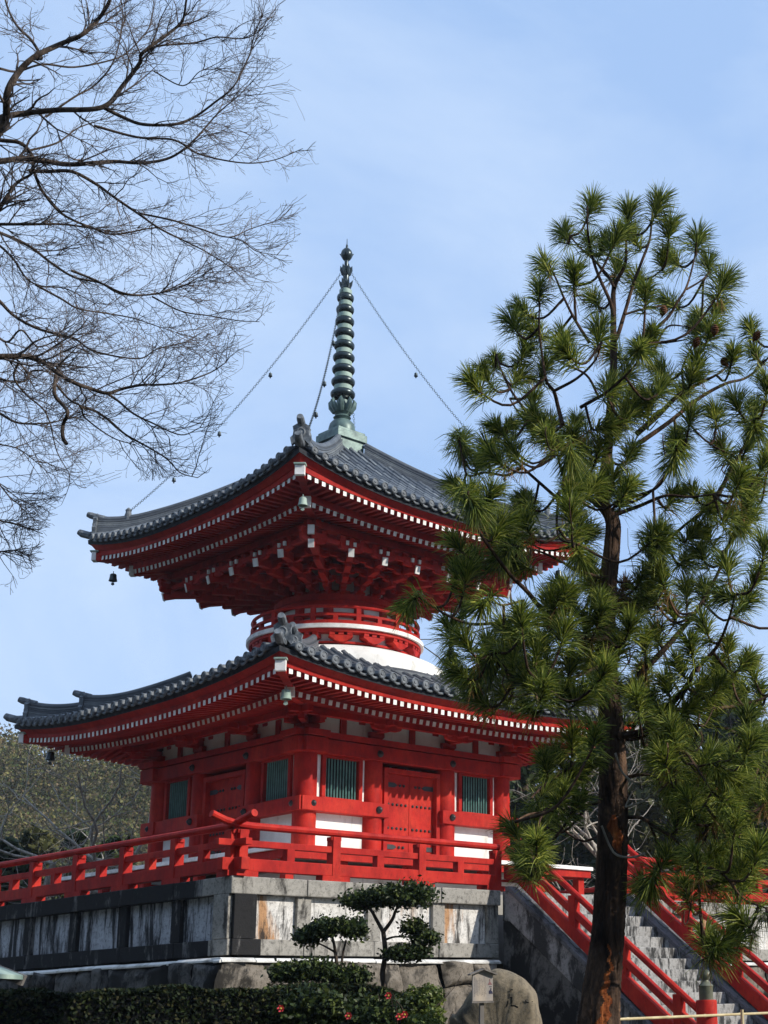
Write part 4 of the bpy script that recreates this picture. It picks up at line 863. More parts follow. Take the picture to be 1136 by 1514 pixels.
# ------------------------------------------------------------------ long needled pine in front on the right
def c3(p): return [(640 + x / 2.29, 240 + y / 2.29) for x, y in p]     # from the enlarged crown, top
def c4(p): return [(640 + x / 2.29, 700 + y / 2.29) for x, y in p]     # crown, middle
def c5(p): return [(820 + x / 3.44, 1000 + y / 3.44) for x, y in p]    # crown, lower right
PD = 15.0
PINE_LIMBS = [  # path, r0 px, r1 px, depth offsets
    (c3([(560, 1160), (590, 1000), (600, 860), (612, 720), (612, 600), (612, 500), (615, 420), (650, 350), (655, 280), (655, 200)]), 11, 3.0, 0, 0),
    (c3([(612, 600), (625, 590), (650, 510), (680, 410), (710, 330), (735, 260), (742, 190), (748, 150)]), 5, 2.5, 0, 0.3),
    (c3([(612, 520), (600, 470), (560, 380), (535, 300), (525, 230), (523, 150)]), 4.5, 2.5, 0, -0.3),
    (c3([(615, 425), (590, 380), (545, 330), (500, 290), (465, 250)]), 3.2, 2, 0, 0.4), (c3([(680, 410), (740, 390), (775, 365)]), 2.6, 2, 0.1, 0.2),
    (c3([(650, 515), (720, 495), (790, 485)]), 2.6, 2, 0, 0.2), (c3([(690, 640), (760, 560), (800, 520), (830, 470), (860, 420), (885, 330), (893, 270)]), 4.0, 2.4, 0, 0.5),
    (c3([(860, 430), (910, 400), (940, 370)]), 2.4, 1.8, 0.4, 0.8), (c3([(740, 660), (790, 560), (860, 555)]), 2.6, 2, 0.2, 0.3), (c3([(700, 610), (790, 610), (860, 600)]), 2.4, 2, 0.2, 0.5),
    (c3([(530, 610), (480, 530), (445, 460), (420, 400), (395, 345)]), 3.4, 2.2, -0.2, -0.6), (c3([(485, 535), (480, 450), (478, 420)]), 2.6, 2, -0.4, -0.7),
    (c3([(560, 790), (520, 720), (440, 680), (400, 660)]), 2.8, 2, -0.1, -0.5), (c3([(440, 890), (425, 830), (410, 775), (385, 740), (370, 650), (360, 560), (362, 480)]), 4.5, 2.6, -0.3, -1.0),
    (c3([(415, 772), (490, 730), (550, 670), (572, 610)]), 3.2, 2, -0.4, -0.9), (c3([(500, 830), (600, 770), (690, 680), (705, 620)]), 3.6, 2, -0.5, -1.1),
    (c3([(330, 860), (270, 780), (235, 710), (215, 650)]), 3.0, 2, -0.2, 0.3), (c3([(500, 1060), (470, 1000), (430, 950), (350, 900), (300, 860), (260, 800)]), 4.5, 2.4, -0.1, 0.3),
    (c3([(690, 920), (760, 860), (830, 790), (900, 750), (960, 720), (1000, 690)]), 6, 2.6, 0.1, 0.5), (c3([(850, 760), (845, 700), (870, 640), (890, 600)]), 2.4, 2, 0.2, 0.3),
    (c3([(700, 950), (800, 880), (900, 800), (990, 750), (1060, 730), (1120, 680), (1180, 600)]), 5, 2.4, 0.4, 1.0), (c3([(840, 850), (900, 920), (950, 960), (1010, 990)]), 2.6, 2, 0.3, 0.5),
    (c3([(660, 1140), (760, 1100), (810, 1020), (825, 960)]), 3.4, 2, -0.2, -0.6), (c3([(960, 1140), (1000, 1060), (1040, 990), (1075, 920), (1090, 870)]), 4.6, 2.4, 0.3, -0.2),
    (c3([(470, 1050), (440, 1100), (455, 1010), (465, 950)]), 3, 2, -0.7, -1.2), (c3([(430, 1145), (300, 1030), (255, 990), (240, 900)]), 3.4, 2, 0.3, 0.5), (c3([(300, 1035), (250, 1060), (180, 1050), (120, 1060), (100, 1000), (90, 930)]), 3, 2, 0.3, 0.7),
    (c4([(600, 120), (555, 100), (490, 60), (440, 0), (420, -80)]), 7, 3, 0, -0.6), (c4([(430, 60), (420, 150), (430, 220), (490, 240)]), 2.8, 2, -0.5, -0.8),
    (c4([(600, 165), (620, 140), (700, 110), (790, 75), (870, 80), (950, 70)]), 5, 3, 0, -0.3), (c4([(602, 140), (620, 110), (680, 95), (740, 60), (790, 0), (820, -60)]), 3.4, 2, 0.1, -0.4),
    (c4([(600, 360), (560, 330), (500, 270), (470, 250), (380, 260), (290, 210)]), 4, 2.2, 0, 0.6), (c4([(600, 380), (560, 350), (490, 330), (430, 295), (350, 260), (260, 240)]), 4, 2, 0, -0.5),
    (c4([(590, 560), (520, 560), (440, 510), (370, 460), (320, 400), (260, 340), (200, 260), (160, 200), (130, 120), (120, 60)]), 6, 2.2, -0.2, -1.6), (c4([(310, 430), (230, 445), (190, 410)]), 2.4, 1.6, -1, -1.3),
    (c4([(500, 560), (430, 530), (350, 510), (240, 505), (130, 510), (50, 480), (0, 450), (-60, 410)]), 4.5, 2, -0.1, -0.8), (c4([(280, 700), (230, 640), (200, 600)]), 2.6, 1.8, -0.9, -1),
    (c4([(600, 640), (480, 690), (400, 740), (360, 720), (340, 690)]), 4.4, 2, -0.3, -1.3), (c4([(580, 690), (420, 640), (280, 690), (180, 660), (70, 660), (60, 580)]), 4, 2, 0.3, 0.8),
    (c4([(620, 890), (720, 870), (790, 800), (860, 720), (885, 670), (960, 590), (1000, 500), (1025, 410)]), 7.5, 2.6, -0.1, -1.2), (c4([(790, 800), (900, 800), (1010, 790), (1110, 765), (1200, 720)]), 5.5, 3, -0.2, 0.2),
    (c4([(700, 830), (850, 850), (980, 860), (1060, 900), (1150, 960)]), 4, 2.2, 0.3, 0.9), (c4([(690, 690), (780, 600), (850, 520), (890, 470), (960, 350), (1010, 220), (1040, 150)]), 6.5, 2.4, 0.2, 0.2),
    (c4([(880, 160), (930, 110), (980, 40), (1020, -40)]), 5, 3, 0.4, 0.6), (c4([(980, 280), (1040, 180), (1090, 60), (1130, 0)]), 4.5, 3, 0.6, 1.0), (c4([(780, 240), (860, 170), (930, 120)]), 4, 2.4, 0.4, 0.5),
    (c5([(330, 320), (440, 310), (520, 250), (600, 180), (680, 60)]), 5, 3, 0.1, -0.6), (c5([(480, 320), (560, 420), (650, 380), (720, 460), (800, 580), (860, 620)]), 3.2, 2, -0.5, -1.0), (c5([(720, 460), (820, 440)]), 2.2, 1.6, -0.7, -0.9),
    (c5([(800, 590), (740, 700), (760, 740)]), 2.2, 1.6, -0.9, -1.0), (c5([(350, 520), (440, 500), (520, 510)]), 4.5, 3.8, 0, -0.3), (c5([(340, 720), (440, 720), (520, 770), (600, 820), (680, 900), (730, 1000), (740, 1200), (770, 1340)]), 4.0, 2.2, 0, -1.0),
    (c5([(600, 820), (560, 900), (500, 1000)]), 2, 1.6, -0.5, -0.7), (c5([(620, 800), (640, 600), (620, 480)]), 2.4, 1.6, -0.5, -0.8), (c5([(680, 720), (760, 760), (900, 720), (1050, 700), (1150, 640)]), 3.4, 2, -0.6, -0.3),
    (c5([(720, 960), (850, 1000), (960, 1130), (1080, 1180)]), 2.6, 1.8, -0.9, -1.1), (c5([(240, 300), (100, 450), (0, 520), (-60, 560), (-120, 620)]), 4.6, 2.2, 0, -1.0), (c5([(235, 420), (120, 540), (20, 620), (-60, 700), (-120, 880)]), 3.4, 2, -0.2, -1.2),
    (c5([(230, 640), (60, 680), (-120, 700), (-200, 740)]), 3.4, 2, -0.2, -1.4),
]
TUFTS = (c3([(528, 130), (455, 215), (530, 240), (660, 160), (610, 240), (755, 130), (800, 210), (690, 230), (570, 260), (390, 320), (480, 370), (360, 410), (320, 470), (280, 520), (360, 540), (560, 440), (620, 330), (700, 380), (780, 310), (830, 300), (895, 235), (935, 320),
    (975, 390), (815, 440), (720, 430), (560, 560), (430, 590), (300, 620), (210, 640), (190, 700), (280, 700), (370, 680), (340, 800), (470, 620), (700, 600), (640, 620), (890, 540), (950, 480), (905, 480), (930, 560), (1085, 540), (1010, 640), (1100, 620), (790, 680), (870, 710), (760, 740), (640, 700), (590, 740),
    (480, 860), (470, 920), (530, 950), (620, 880), (660, 960), (700, 780), (640, 820), (550, 860), (730, 800), (95, 920), (60, 980), (150, 990), (240, 880), (190, 960), (290, 960), (340, 870), (130, 1100), (820, 940), (830, 900), (990, 950), (1080, 830), (1040, 800), (1110, 1000), (960, 830), (1050, 1090), (600, 1060), (500, 1010), (490, 1080), (330, 1110), (730, 570), (390, 870), (1130, 740), (900, 660), (850, 760), (800, 1110)])
  + c4([(130, 70), (180, 130), (215, 160), (250, 200), (140, 280), (110, 330), (310, 270), (330, 70), (290, 90), (480, 170), (520, 190), (440, 390), (400, 420), (480, 420), (540, 310), (640, 360), (620, 420), (680, 430), (700, 370), (660, 500), (630, 560), (760, 190), (740, 260), (860, 180), (840, 260), (920, 250), (990, 110), (1060, 130), (1000, 300), (1040, 420), (1080, 340),
    (760, 520), (720, 560), (880, 570), (850, 640), (900, 690), (960, 650), (1000, 570), (1040, 620), (930, 500), (820, 450), (760, 400), (860, 380), (780, 330), (60, 500), (50, 600), (180, 560), (200, 610), (130, 560), (300, 500), (280, 560), (350, 580), (340, 690), (400, 650), (460, 640), (420, 720), (250, 720), (180, 740), (330, 760), (480, 740), (540, 700), (520, 500), (560, 460), (560, 620),
    (650, 800), (700, 720), (760, 750), (900, 740), (1010, 700), (1090, 650), (940, 780), (1060, 820), (820, 860), (240, 480), (100, 450), (90, 740), (140, 680), (720, 640), (800, 700), (1110, 720), (600, 700), (380, 560), (260, 640)])
  + c5([(560, 180), (470, 120), (640, 130), (700, 260), (620, 300), (540, 380), (570, 340), (760, 380), (820, 350), (900, 400), (830, 480), (700, 540), (560, 480), (600, 540), (850, 640), (920, 640), (960, 700), (740, 700), (700, 620), (900, 820), (860, 880), (780, 900), (1000, 830), (1060, 600), (960, 520), (1040, 420), (980, 330), (1060, 300), (760, 1000), (850, 980), (980, 1200), (1020, 880), (940, 960), (800, 1340), (860, 1310), (760, 1280),
    (-60, 540), (-140, 620), (60, 470), (20, 590), (-60, 680), (90, 620), (-100, 850), (-140, 900), (-90, 930), (-180, 760), (-120, 940), (130, 400), (30, 380), (-40, 420), (90, 300)]))
def pine():
    rng = np.random.default_rng(5); b0 = at(893, 1500, PD); t = empty('pine_tree', (b0.x, b0.y, GZ), 'tall long needled pine with cracked reddish bark in front of the stairs', 'tree')
    tr = [(890, 1640), (888, 1560), (886, 1500), (897, 1400), (903, 1320), (906, 1240), (907, 1150), (903, 1060), (898, 1000), (896, 900), (905, 810), (906, 770), (892, 745), (902, 720)]
    rw = [46, 36, 29, 24, 23, 22, 21, 18, 16, 15, 12.5, 11.5, 10, 9]
    P = smooth_path(np.array([at(x, y, PD) for x, y in tr]), 8); P[:, 2] = np.maximum(P[:, 2], GZ - 0.1); rad = np.interp(np.linspace(0, 1, len(P)), np.linspace(0, 1, len(tr)), rw) * PD / FPX
    # trunk with plated bark: ridged cross-section
    n = 96; k = 420; ts = np.linspace(0, len(P) - 1, k); C = np.stack([np.interp(ts, np.arange(len(P)), P[:, i]) for i in range(3)], 1); rr = np.interp(ts, np.arange(len(P)), rad)
    a = np.linspace(0, 2 * np.pi, n, endpoint=False); z = C[:, 2]; vs = []
    gr = (np.abs(np.sin(a[None, :] * 6.5 + 1.3 * np.sin(z[:, None] * 2.3) + 0.8 * np.sin(z[:, None] * 5.1 + a[None, :] * 2))) ** 0.35)
    cr_ = np.abs(np.sin(z[:, None] * 9 + 2.5 * np.sin(a[None, :] * 3 + z[:, None]) + 1.7 * np.floor(a[None, :] * 2))) ** 0.3
    dr = 1 + 0.13 * (gr * (0.6 + 0.4 * cr_) - 0.75) + 0.04 * rng.normal(size=(k, n)) * 0.5
    vs = C[:, None, :] + np.stack([np.cos(a)[None, :] * rr[:, None] * dr, np.sin(a)[None, :] * rr[:, None] * dr, np.zeros((k, n))], -1)
    i = np.arange(k - 1)[:, None] * n; j = np.arange(n)[None, :]; q = np.stack([i + j, i + (j + 1) % n, i + (j + 1) % n + n, i + j + n], -1).reshape(-1, 4)
    TR = np_mesh('trunk', vs.reshape(-1, 3), q, MT['pinebark'], t, smooth=True)
    # torn orange inner bark: two ragged patches on the trunk
    me = TR.data; me.materials.append(MT['innerbark']); mi = np.zeros(len(q), np.int32); va = math.atan2(-HY, -HX)
    fz = C[:, 2][q[:, 0] // n]; fa = (a[q[:, 0] % n] - va + np.pi) % (2 * np.pi) - np.pi
    z1, z0 = at(895, 1208, PD).z, at(905, 1268, PD).z; u = (z1 - fz) / (z1 - z0); mi[(u > 0) & (u < 1) & (np.abs(fa + 0.15 - 0.75 * u + 0.12 * np.sin(fz * 31)) < 0.42 * np.sin(np.pi * np.clip(u, 0, 1)) ** 0.6)] = 1
    z1 = at(893, 1395, PD).z; u = (z1 - fz) / 0.9; mi[(u > 0) & (np.abs(fa - 0.25 + 0.10 * np.sin(fz * 17) - 0.1 * np.sin(fz * 41)) < 0.30 * np.clip(u, 0, 1) ** 0.7)] = 1
    me.polygons.foreach_set('material_index', mi)
    m = MB()
    m.tube(smooth_path(np.array([at(x, y, PD - 0.28) for x, y in c5([(310, 390), (340, 480), (390, 530), (440, 540), (500, 530)])])), 0.012, 6); m.tube(smooth_path(np.array([at(x, y, PD - 0.3) for x, y in c5([(360, 665), (440, 640), (520, 590), (560, 560)])])), 0.011, 6)
    m.tube(smooth_path(np.array([at(x, y, PD - 0.3) for x, y in c5([(240, 760), (280, 860), (320, 910), (400, 920), (460, 900)])])), 0.012, 6); m.tube(smooth_path(np.array([at(x, y, PD - 0.3) for x, y in c5([(360, 665), (390, 600), (420, 570)])])), 0.008, 6)
    m.build('dead_twig', MT['palebark'], TR, smooth=True)
    br = []; nodes = []; ends = []
    for pts, r0, r1, o0, o1 in PINE_LIMBS:
        Q = smooth_path(pxpath(pts, PD + o0, PD + o1, 0.05, rng), 6); br.append((Q, np.linspace(r0, min(r1, 1.5), len(Q)) * PD / FPX * 0.80)); nodes.append(Q)
        if r1 < 2.9: ends.append(Q[-1])
    nodes = np.vstack(nodes); tips = []
    for (x, y) in TUFTS:                                              # a shoot for each tuft, from the nearest branch
        best = None
        for _ in range(3):
            off = rng.uniform(-1.25, 1.25); p = np.array(at(x, y + 20, PD + off)); d = np.linalg.norm(nodes - p, axis=1); i = d.argmin()
            if best is None or d[i] < best[0]: best = (d[i], p, nodes[i])
        tips.append((best[1], best[2], 1.0))
    tp = np.array([t_[0] for t_ in tips])
    for e_ in ends:
        if np.linalg.norm(tp - e_, axis=1).min() > 0.22 and e_[2] < 4.6: tips.append((e_ - np.array((0, 0, 0.05)), e_, 0.9))
    low_ = [t_[0] for t_ in tips if t_[0][2] < 3.9]
    for _ in range(100):                                               # and more within the crown, near other shoots
        b = low_[rng.integers(len(low_))]; p = b + rng.normal(size=3) * np.array((0.30, 0.30, 0.22)) + np.array([F_.x, F_.y, 0]) * rng.normal() * 0.7
        d = np.linalg.norm(nodes - p, axis=1); i = d.argmin(); tips.append((p, nodes[i], 0.9))
    XB = lambda y: np.interp(y, [270, 450, 520, 600, 690, 760, 860, 930, 1000, 1080, 1130, 1200, 1230, 1290, 1340, 1420], [850, 775, 730, 690, 668, 680, 604, 625, 680, 735, 800, 790, 765, 770, 960, 1010])
    def seen(p, mg=0):
        d = V(p) - CAM_P; w = d.dot(F_); return PPX + FPX * d.dot(R_) / w > XB(PPY - FPX * d.dot(U_) / w) + mg
    tips = [t_ for i_, t_ in enumerate(tips) if seen(t_[0])]
    nv = []; dry = []; fine = []
    ctr = np.array(at(915, 800, PD))
    for p, s, sc in tips:
        up = np.array((0, 0, 1.0)); out = p - s; out[2] *= 0.4; ln = np.linalg.norm(p - s) + 1e-6
        mid = s * 0.45 + p * 0.55 - up * min(0.22, ln * 0.28); d = (p - mid); d = d / (np.linalg.norm(d) + 1e-9) + up * 0.85 + rng.normal(size=3) * 0.12; d /= np.linalg.norm(d); tip = p + d * 0.13
        pth = smooth_path(np.array([s, mid, p, tip]), 4); fine.append((pth, np.linspace(0.016, 0.010, len(pth))))
        if rng.random() < 0.22 and p[2] < 4.0 and seen(p, 85):                                        # a bare curled old twig
            a0 = p + rng.normal(size=3) * 0.05; w = rng.normal(size=3) * 0.12; fine.append((smooth_path(np.array([a0, a0 + w - up * 0.10, a0 + w * 1.6 - up * 0.02, a0 + w * 1.5 + up * 0.07]), 4), np.full(13, 0.007)))
        tsc = rng.uniform(0.78, 1.12); n = int(rng.integers(260, 350) * sc); ph = rng.uniform(0, 2 * np.pi, n); low = rng.random(n) < 0.24
        along = np.where(low, rng.uniform(-0.26, -0.10, n), rng.uniform(-0.14, 0.03, n)); th = np.where(low, rng.uniform(0.9, 1.75, n), 0.10 + 0.95 * np.sqrt(rng.random(n)))
        e1 = np.cross(d, (0.3, 0.5, 0.1)); e1 /= np.linalg.norm(e1); e2 = np.cross(d, e1)
        dr_ = d[None] * np.cos(th)[:, None] + (e1[None] * np.cos(ph)[:, None] + e2[None] * np.sin(ph)[:, None]) * np.sin(th)[:, None]
        base = tip[None] + d[None] * along[:, None]; L_ = 0.268 * rng.uniform(0.78, 1.06, n) * tsc
        m1 = base + dr_ * (L_ * 0.55)[:, None]; e = base + dr_ * L_[:, None]; e[:, 2] -= 0.05 * np.sin(th)
        wv = np.cross(dr_, rng.normal(size=(n, 3))); wv /= np.linalg.norm(wv, axis=1, keepdims=True) + 1e-9; w0 = 0.0042
        quad = np.stack([base - wv * w0, base + wv * w0, m1 + wv * w0, m1 - wv * w0], 1), np.stack([m1 - wv * w0, m1 + wv * w0, e + wv * 0.0012, e - wv * 0.0012], 1)
        isdry = rng.random() < 0.008
        A = np.concatenate([quad[0], quad[1]], 0) if False else np.stack([quad[0], quad[1]], 1).reshape(-1, 4, 3)
        (dry if isdry else nv).append(A)
        if rng.random() < 0.30:                                        # a few rusty old needles under the tuft
            kx = rng.integers(8, 22); bb = p - d * 0.08 + rng.normal(size=(kx, 3)) * 0.03; dd = rng.normal(size=(kx, 3)) * 0.5 - up * 0.9; dd /= np.linalg.norm(dd, axis=1, keepdims=True); ee = bb + dd * rng.uniform(0.14, 0.26, kx)[:, None]; w2 = np.cross(dd, rng.normal(size=(kx, 3))); w2 /= np.linalg.norm(w2, axis=1, keepdims=True); dry.append(np.stack([bb - w2 * .004, bb + w2 * .004, ee + w2 * .002, ee - w2 * .002], 1))
    v1, q1 = tubes_np(br, 8); v2, q2 = tubes_np(fine, 5); BR = np_mesh('branch', np.vstack([v1, v2]), np.vstack([q1, q2 + len(v1)]), MT['pinebark'], t, smooth=True)
    A = np.concatenate(nv); D_ = np.concatenate(dry); vs = np.concatenate([A, D_]).reshape(-1, 3)
    # join the two quads of one needle so that a needle is one island
    np_mesh('crown', vs, np.arange(len(vs)).reshape(-1, 4), [MT['needle'], MT['dryneedle']], t, np.concatenate([np.zeros(len(A), int), np.ones(len(D_), int)]))
    for x, y in c3([(780, 505), (892, 612), (955, 570), (1095, 590), (990, 678)]) + [(745, 640)]:
        p = at(x, y, PD - 0.15); m = MB(); ax = V((rng.normal() * 0.5, rng.normal() * 0.5, -1)).normalized()
        prof = [(0.0, -0.07)]
        for i in range(7): u = i / 6; w = 0.045 * math.sin(math.pi * (0.12 + 0.80 * u)) ** 0.8; prof += [(w * 1.12, -0.065 + 0.018 * i), (w * 0.82, -0.052 + 0.018 * i)]
        prof.append((0, 0.08)); m.lathe(prof, 12, c=p, axis=ax); m.build('pine_cone', simple('brown_cone', (0.07, 0.028, 0.014), (0.17, 0.075, 0.035), 30, 0.8, 0.15), BR)
    print('pine tufts', len(tips), 'quads', len(vs) // 4)
pine()

# ------------------------------------------------------------------ woods behind, hedge and garden in front
def forest():
    rng = np.random.default_rng(21); Vs = []; Qs = []; b = 0; n = 0
    while n < 900:
        f = rng.uniform(64, 175); l = rng.uniform(-62, 84); x = -22.5 + f * HX - l * HY; y = -29.92 + f * HY + l * HX; z = float(hill_z(np.array(x), np.array(y)))
        px = PPX + FPX * (-l / f)
        if not (-80 < px - 0 < 480 or 640 < px < 1250): continue
        r = rng.uniform(1.4, 3.2); c = (x, y, z + r * 0.75); k = int(460 * (1.2 if f < 100 else 0.8))
        P, d = blob_points(k, c, (r, r, r * rng.uniform(0.8, 1.5)), rng, 0.5); v, q = leaf_quads(P, 0.075 * r ** 0.5 * (0.75 + f / 260), rng, d, 0.35, 0.6)
        Vs.append(v); Qs.append(q + b); b += len(v); n += 1
    tag(np_mesh('forest', np.vstack(Vs), np.vstack(Qs), [MT['winter']]), 'brown and green winter wood covering the hill behind', 'wood', kind='stuff')
forest()
def branchy(t, base, height, spread, r, rng, levels, mtl, name='trunk', lean=(0, 0), n1=7):
    paths = []
    def g(p, d, L_, r0, lv):
        n = 6; pts = [p]; q = p.copy()
        for i in range(n): d = d + rng.normal(size=3) * 0.20 + np.array((0, 0, 0.05)); d /= np.linalg.norm(d); q = q + d * L_ / n; pts.append(q)
        pts = np.array(pts); rr = np.linspace(r0, r0 * 0.45, n + 1); paths.append((pts, rr))
        if lv < levels:
            for _ in range(n1 if lv == 0 else 4):
                i = rng.integers(2, n + 1); s = rng.normal(size=3); s[2] *= 0.5; s /= np.linalg.norm(s); dd = (pts[i] - pts[i - 1]); dd /= np.linalg.norm(dd)
                g(pts[i], dd * 0.55 + s * spread, L_ * rng.uniform(0.45, 0.7), rr[i] * 0.6, lv + 1)
    g(np.array(base, float), np.array((lean[0], lean[1], 1.0)), height, r, 0)
    v, q = tubes_np(paths, 5); return np_mesh(name, v, q, mtl, t, smooth=True)
def leafy_tree(name, px, py_top, py_base, dist, wpx, mtl, label, seed, group, leaf=0.16, dens=1.0, cat='tree', base=None):
    rng = np.random.default_rng(seed); top = at(px, py_top, dist); s = dist / FPX; z0 = GZ if base is None else base
    t = empty(name, (top.x, top.y, z0), label, cat, group); hgt = top.z - z0; w = wpx * s / 2
    Vs = []; Qs = []; b = 0; m = int(9 + wpx / 9)
    m = min(m, 34)
    for i in range(m):
        u = (i + 0.5) / m; zz = z0 + hgt * (0.18 + 0.80 * u); rw = w * math.sin(math.pi * min(1, 0.18 + 0.80 * u)) ** 0.7
        a = i * 2.4 + rng.uniform(-0.5, 0.5); rad = rw * rng.uniform(0.25, 0.85); c = (top.x + math.cos(a) * rad, top.y + math.sin(a) * rad, zz - 0.1 * hgt * u)
        r = w * rng.uniform(0.26, 0.46); k = int(460 * dens); P, d = blob_points(k, c, (r, r, r * 0.75), rng, 0.35); v, q = leaf_quads(P, leaf, rng, d, 0.3); Vs.append(v); Qs.append(q + b); b += len(v)
    branchy(t, (top.x, top.y, z0), hgt * 0.75, 0.8, max(0.05, hgt * 0.022), rng, 2, MT['greybark'])
    np_mesh('crown', np.vstack(Vs), np.vstack(Qs), mtl, t)
    return t
GB = 'trees behind the pagoda'
leafy_tree('background_tree', 740, 985, 1330, 52, 190, MT['forest'], 'dark evergreen close behind the right corner of the lower roof', 31, GB, 0.17)
leafy_tree('background_tree', 800, 928, 1330, 60, 200, MT['olive'], 'olive topped tree rising behind the dome and pine', 32, GB, 0.17, 0.8)
leafy_tree('background_tree', 905, 960, 1330, 57, 210, MT['forest'], 'dark bushy tree behind the pine trunk', 33, GB, 0.17)
leafy_tree('background_tree', 985, 1000, 1330, 50, 200, MT['olive'], 'olive tree behind the stair top, right of the pine trunk', 34, GB, 0.16, 0.9)
leafy_tree('background_tree', 1080, 965, 1330, 58, 200, MT['forest'], 'broad dark tree behind the far end of the front railing', 35, GB, 0.17)
leafy_tree('background_tree', 1150, 1010, 1330, 52, 170, MT['olive'], 'olive tree at the right edge behind the railing', 36, GB, 0.17)
GS = 'dark shrubs on the slope behind the left railing'
leafy_tree('shrub', 18, 1205, 1300, 47, 110, MT['forest'], 'dark green shrub at the left edge behind the railing', 41, GS, 0.15, 0.9, 'shrub')
leafy_tree('shrub', 118, 1185, 1300, 52, 70, MT['forest'], 'small dark shrub in the middle of the slope left of the pagoda', 42, GS, 0.15, 0.9, 'shrub')
leafy_tree('shrub', 172, 1200, 1300, 49, 90, MT['darkleaf'], 'glossy dark shrub low behind the left railing beside the pagoda', 43, GS, 0.15, 0.9, 'shrub')
leafy_tree('shrub', 60, 1185, 1300, 55, 100, MT['olive'], 'yellowish green shrub between the dark shrubs on the slope', 44, GS, 0.16, 0.8, 'shrub')
def bare_back(name, px, py, pyb, dist, label, seed, group, spread=1.0, n1=9, base=None):
    rng = np.random.default_rng(seed); top = at(px, py, dist); z0 = GZ if base is None else base; t = empty(name, (top.x, top.y, z0), label, 'tree', group)
    branchy(t, (top.x, top.y, z0), (top.z - z0) * 0.72, spread, 0.20, rng, 3, MT['palebark'], n1=n1); return t
GP = 'pale bare trees behind the railings'
bare_back('leafless_tree', 205, 1120, 1290, 44, 'pale twisted bare tree beside the left wall of the pagoda', 51, GP, 1.3, 10)
bare_back('leafless_tree', 95, 1150, 1290, 46, 'thin pale bare tree low on the slope at the left', 52, GP, 1.4, 9)
bare_back('leafless_tree', 845, 1160, 1290, 42, 'pale bare bush between the pagoda and the pine trunk', 53, GP, 0.9, 9)
bare_back('leafless_tree', 960, 1180, 1290, 43, 'pale bare bush behind the railing right of the pine trunk', 54, GP, 1.1, 9)

# unseen evergreens added out of view to block sky light and shade the hedge
def light_blockers():
    rng = np.random.default_rng(77)
    spots = [(-33, -10, 21), (-36, -1, 22), (-35, 9, 21), (-32, 20, 22), (-38, -19, 22), (-36, -29, 21), (-34, -40, 22), (-25, -46, 21), (-14, -50, 21), (-30, 32, 23), (-4.4, -45.5, 22), (24, -22, 20), (27, -8, 21)]
    lab = ['nearest to the left railing', 'second from the left railing', 'third along the left side', 'fourth along the left side', 'level with the hedge', 'beside the viewer', 'just behind the viewer', 'further behind the viewer', 'straight behind the viewer', 'last along the left side', 'behind the viewer on the right', 'right of the stairs', 'beside the right end of the platform']
    for (x, y, h), w in zip(spots, lab):
        t = empty('blocker_tree', (x, y, GZ), 'unseen evergreen added to block light, ' + w, 'tree', 'added light blocking trees outside the view'); Vs = []; Qs = []; b = 0
        for i in range(40):
            u = (i + 0.5) / 40; a = i * 2.4; rw = 4.4 * math.sin(math.pi * (0.15 + 0.8 * u)) ** 0.8; c = (x + math.cos(a) * rw * 0.6, y + math.sin(a) * rw * 0.6, GZ + 1.2 + (h - 1.5) * u); r = 1.9
            P, d = blob_points(150, c, (r, r, r * 0.9), rng, 0.3); v, q = leaf_quads(P, 0.46, rng, d, 0.2); Vs.append(v); Qs.append(q + b); b += len(v)
        branchy(t, (x, y, GZ), h * 0.7, 0.8, 0.28, rng, 1, MT['greybark']); np_mesh('crown', np.vstack(Vs), np.vstack(Qs), MT['forest'], t)
light_blockers()

# clipped hedge with a few red camellias
def hedge():
    rng = np.random.default_rng(61); a, c = at(-90, 1490, 19.3), at(560, 1490, 20.6); d = V((c.x - a.x, c.y - a.y, 0)); Lh = d.length; d.normalize(); nrm = V((d.y, -d.x, 0))
    zt = lambda u: -1.975 + 0.03 * math.sin(u * 3.1) + 0.02 * math.sin(u * 7.7)
    mid = (a + c) / 2; t = empty('hedge', (mid.x, mid.y, GZ), 'clipped dark hedge along the foot of the platform', 'hedge')
    n = 30000; u = rng.uniform(0, Lh, n); w = rng.uniform(-0.5, 0.5, n); zz = rng.random(n); top = np.array([zt(x) for x in u]); face = rng.random(n)
    z = np.where(face < 0.4, top - np.abs(rng.normal(0, 0.035, n)), GZ + 0.1 + zz * (top - GZ - 0.1)); w = np.where(face > 0.4, -0.5 + np.abs(rng.normal(0, 0.05, n)), w)
    P = np.stack([a.x + d.x * u - nrm.x * w, a.y + d.y * u - nrm.y * w, z], 1); v, q = leaf_quads(P, 0.030, rng); np_mesh('foliage', v, q, MT['hedgeshadeleaf'], t)
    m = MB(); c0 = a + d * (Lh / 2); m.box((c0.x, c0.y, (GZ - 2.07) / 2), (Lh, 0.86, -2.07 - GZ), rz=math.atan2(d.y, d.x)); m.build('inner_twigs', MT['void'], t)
    return t
HG = hedge()
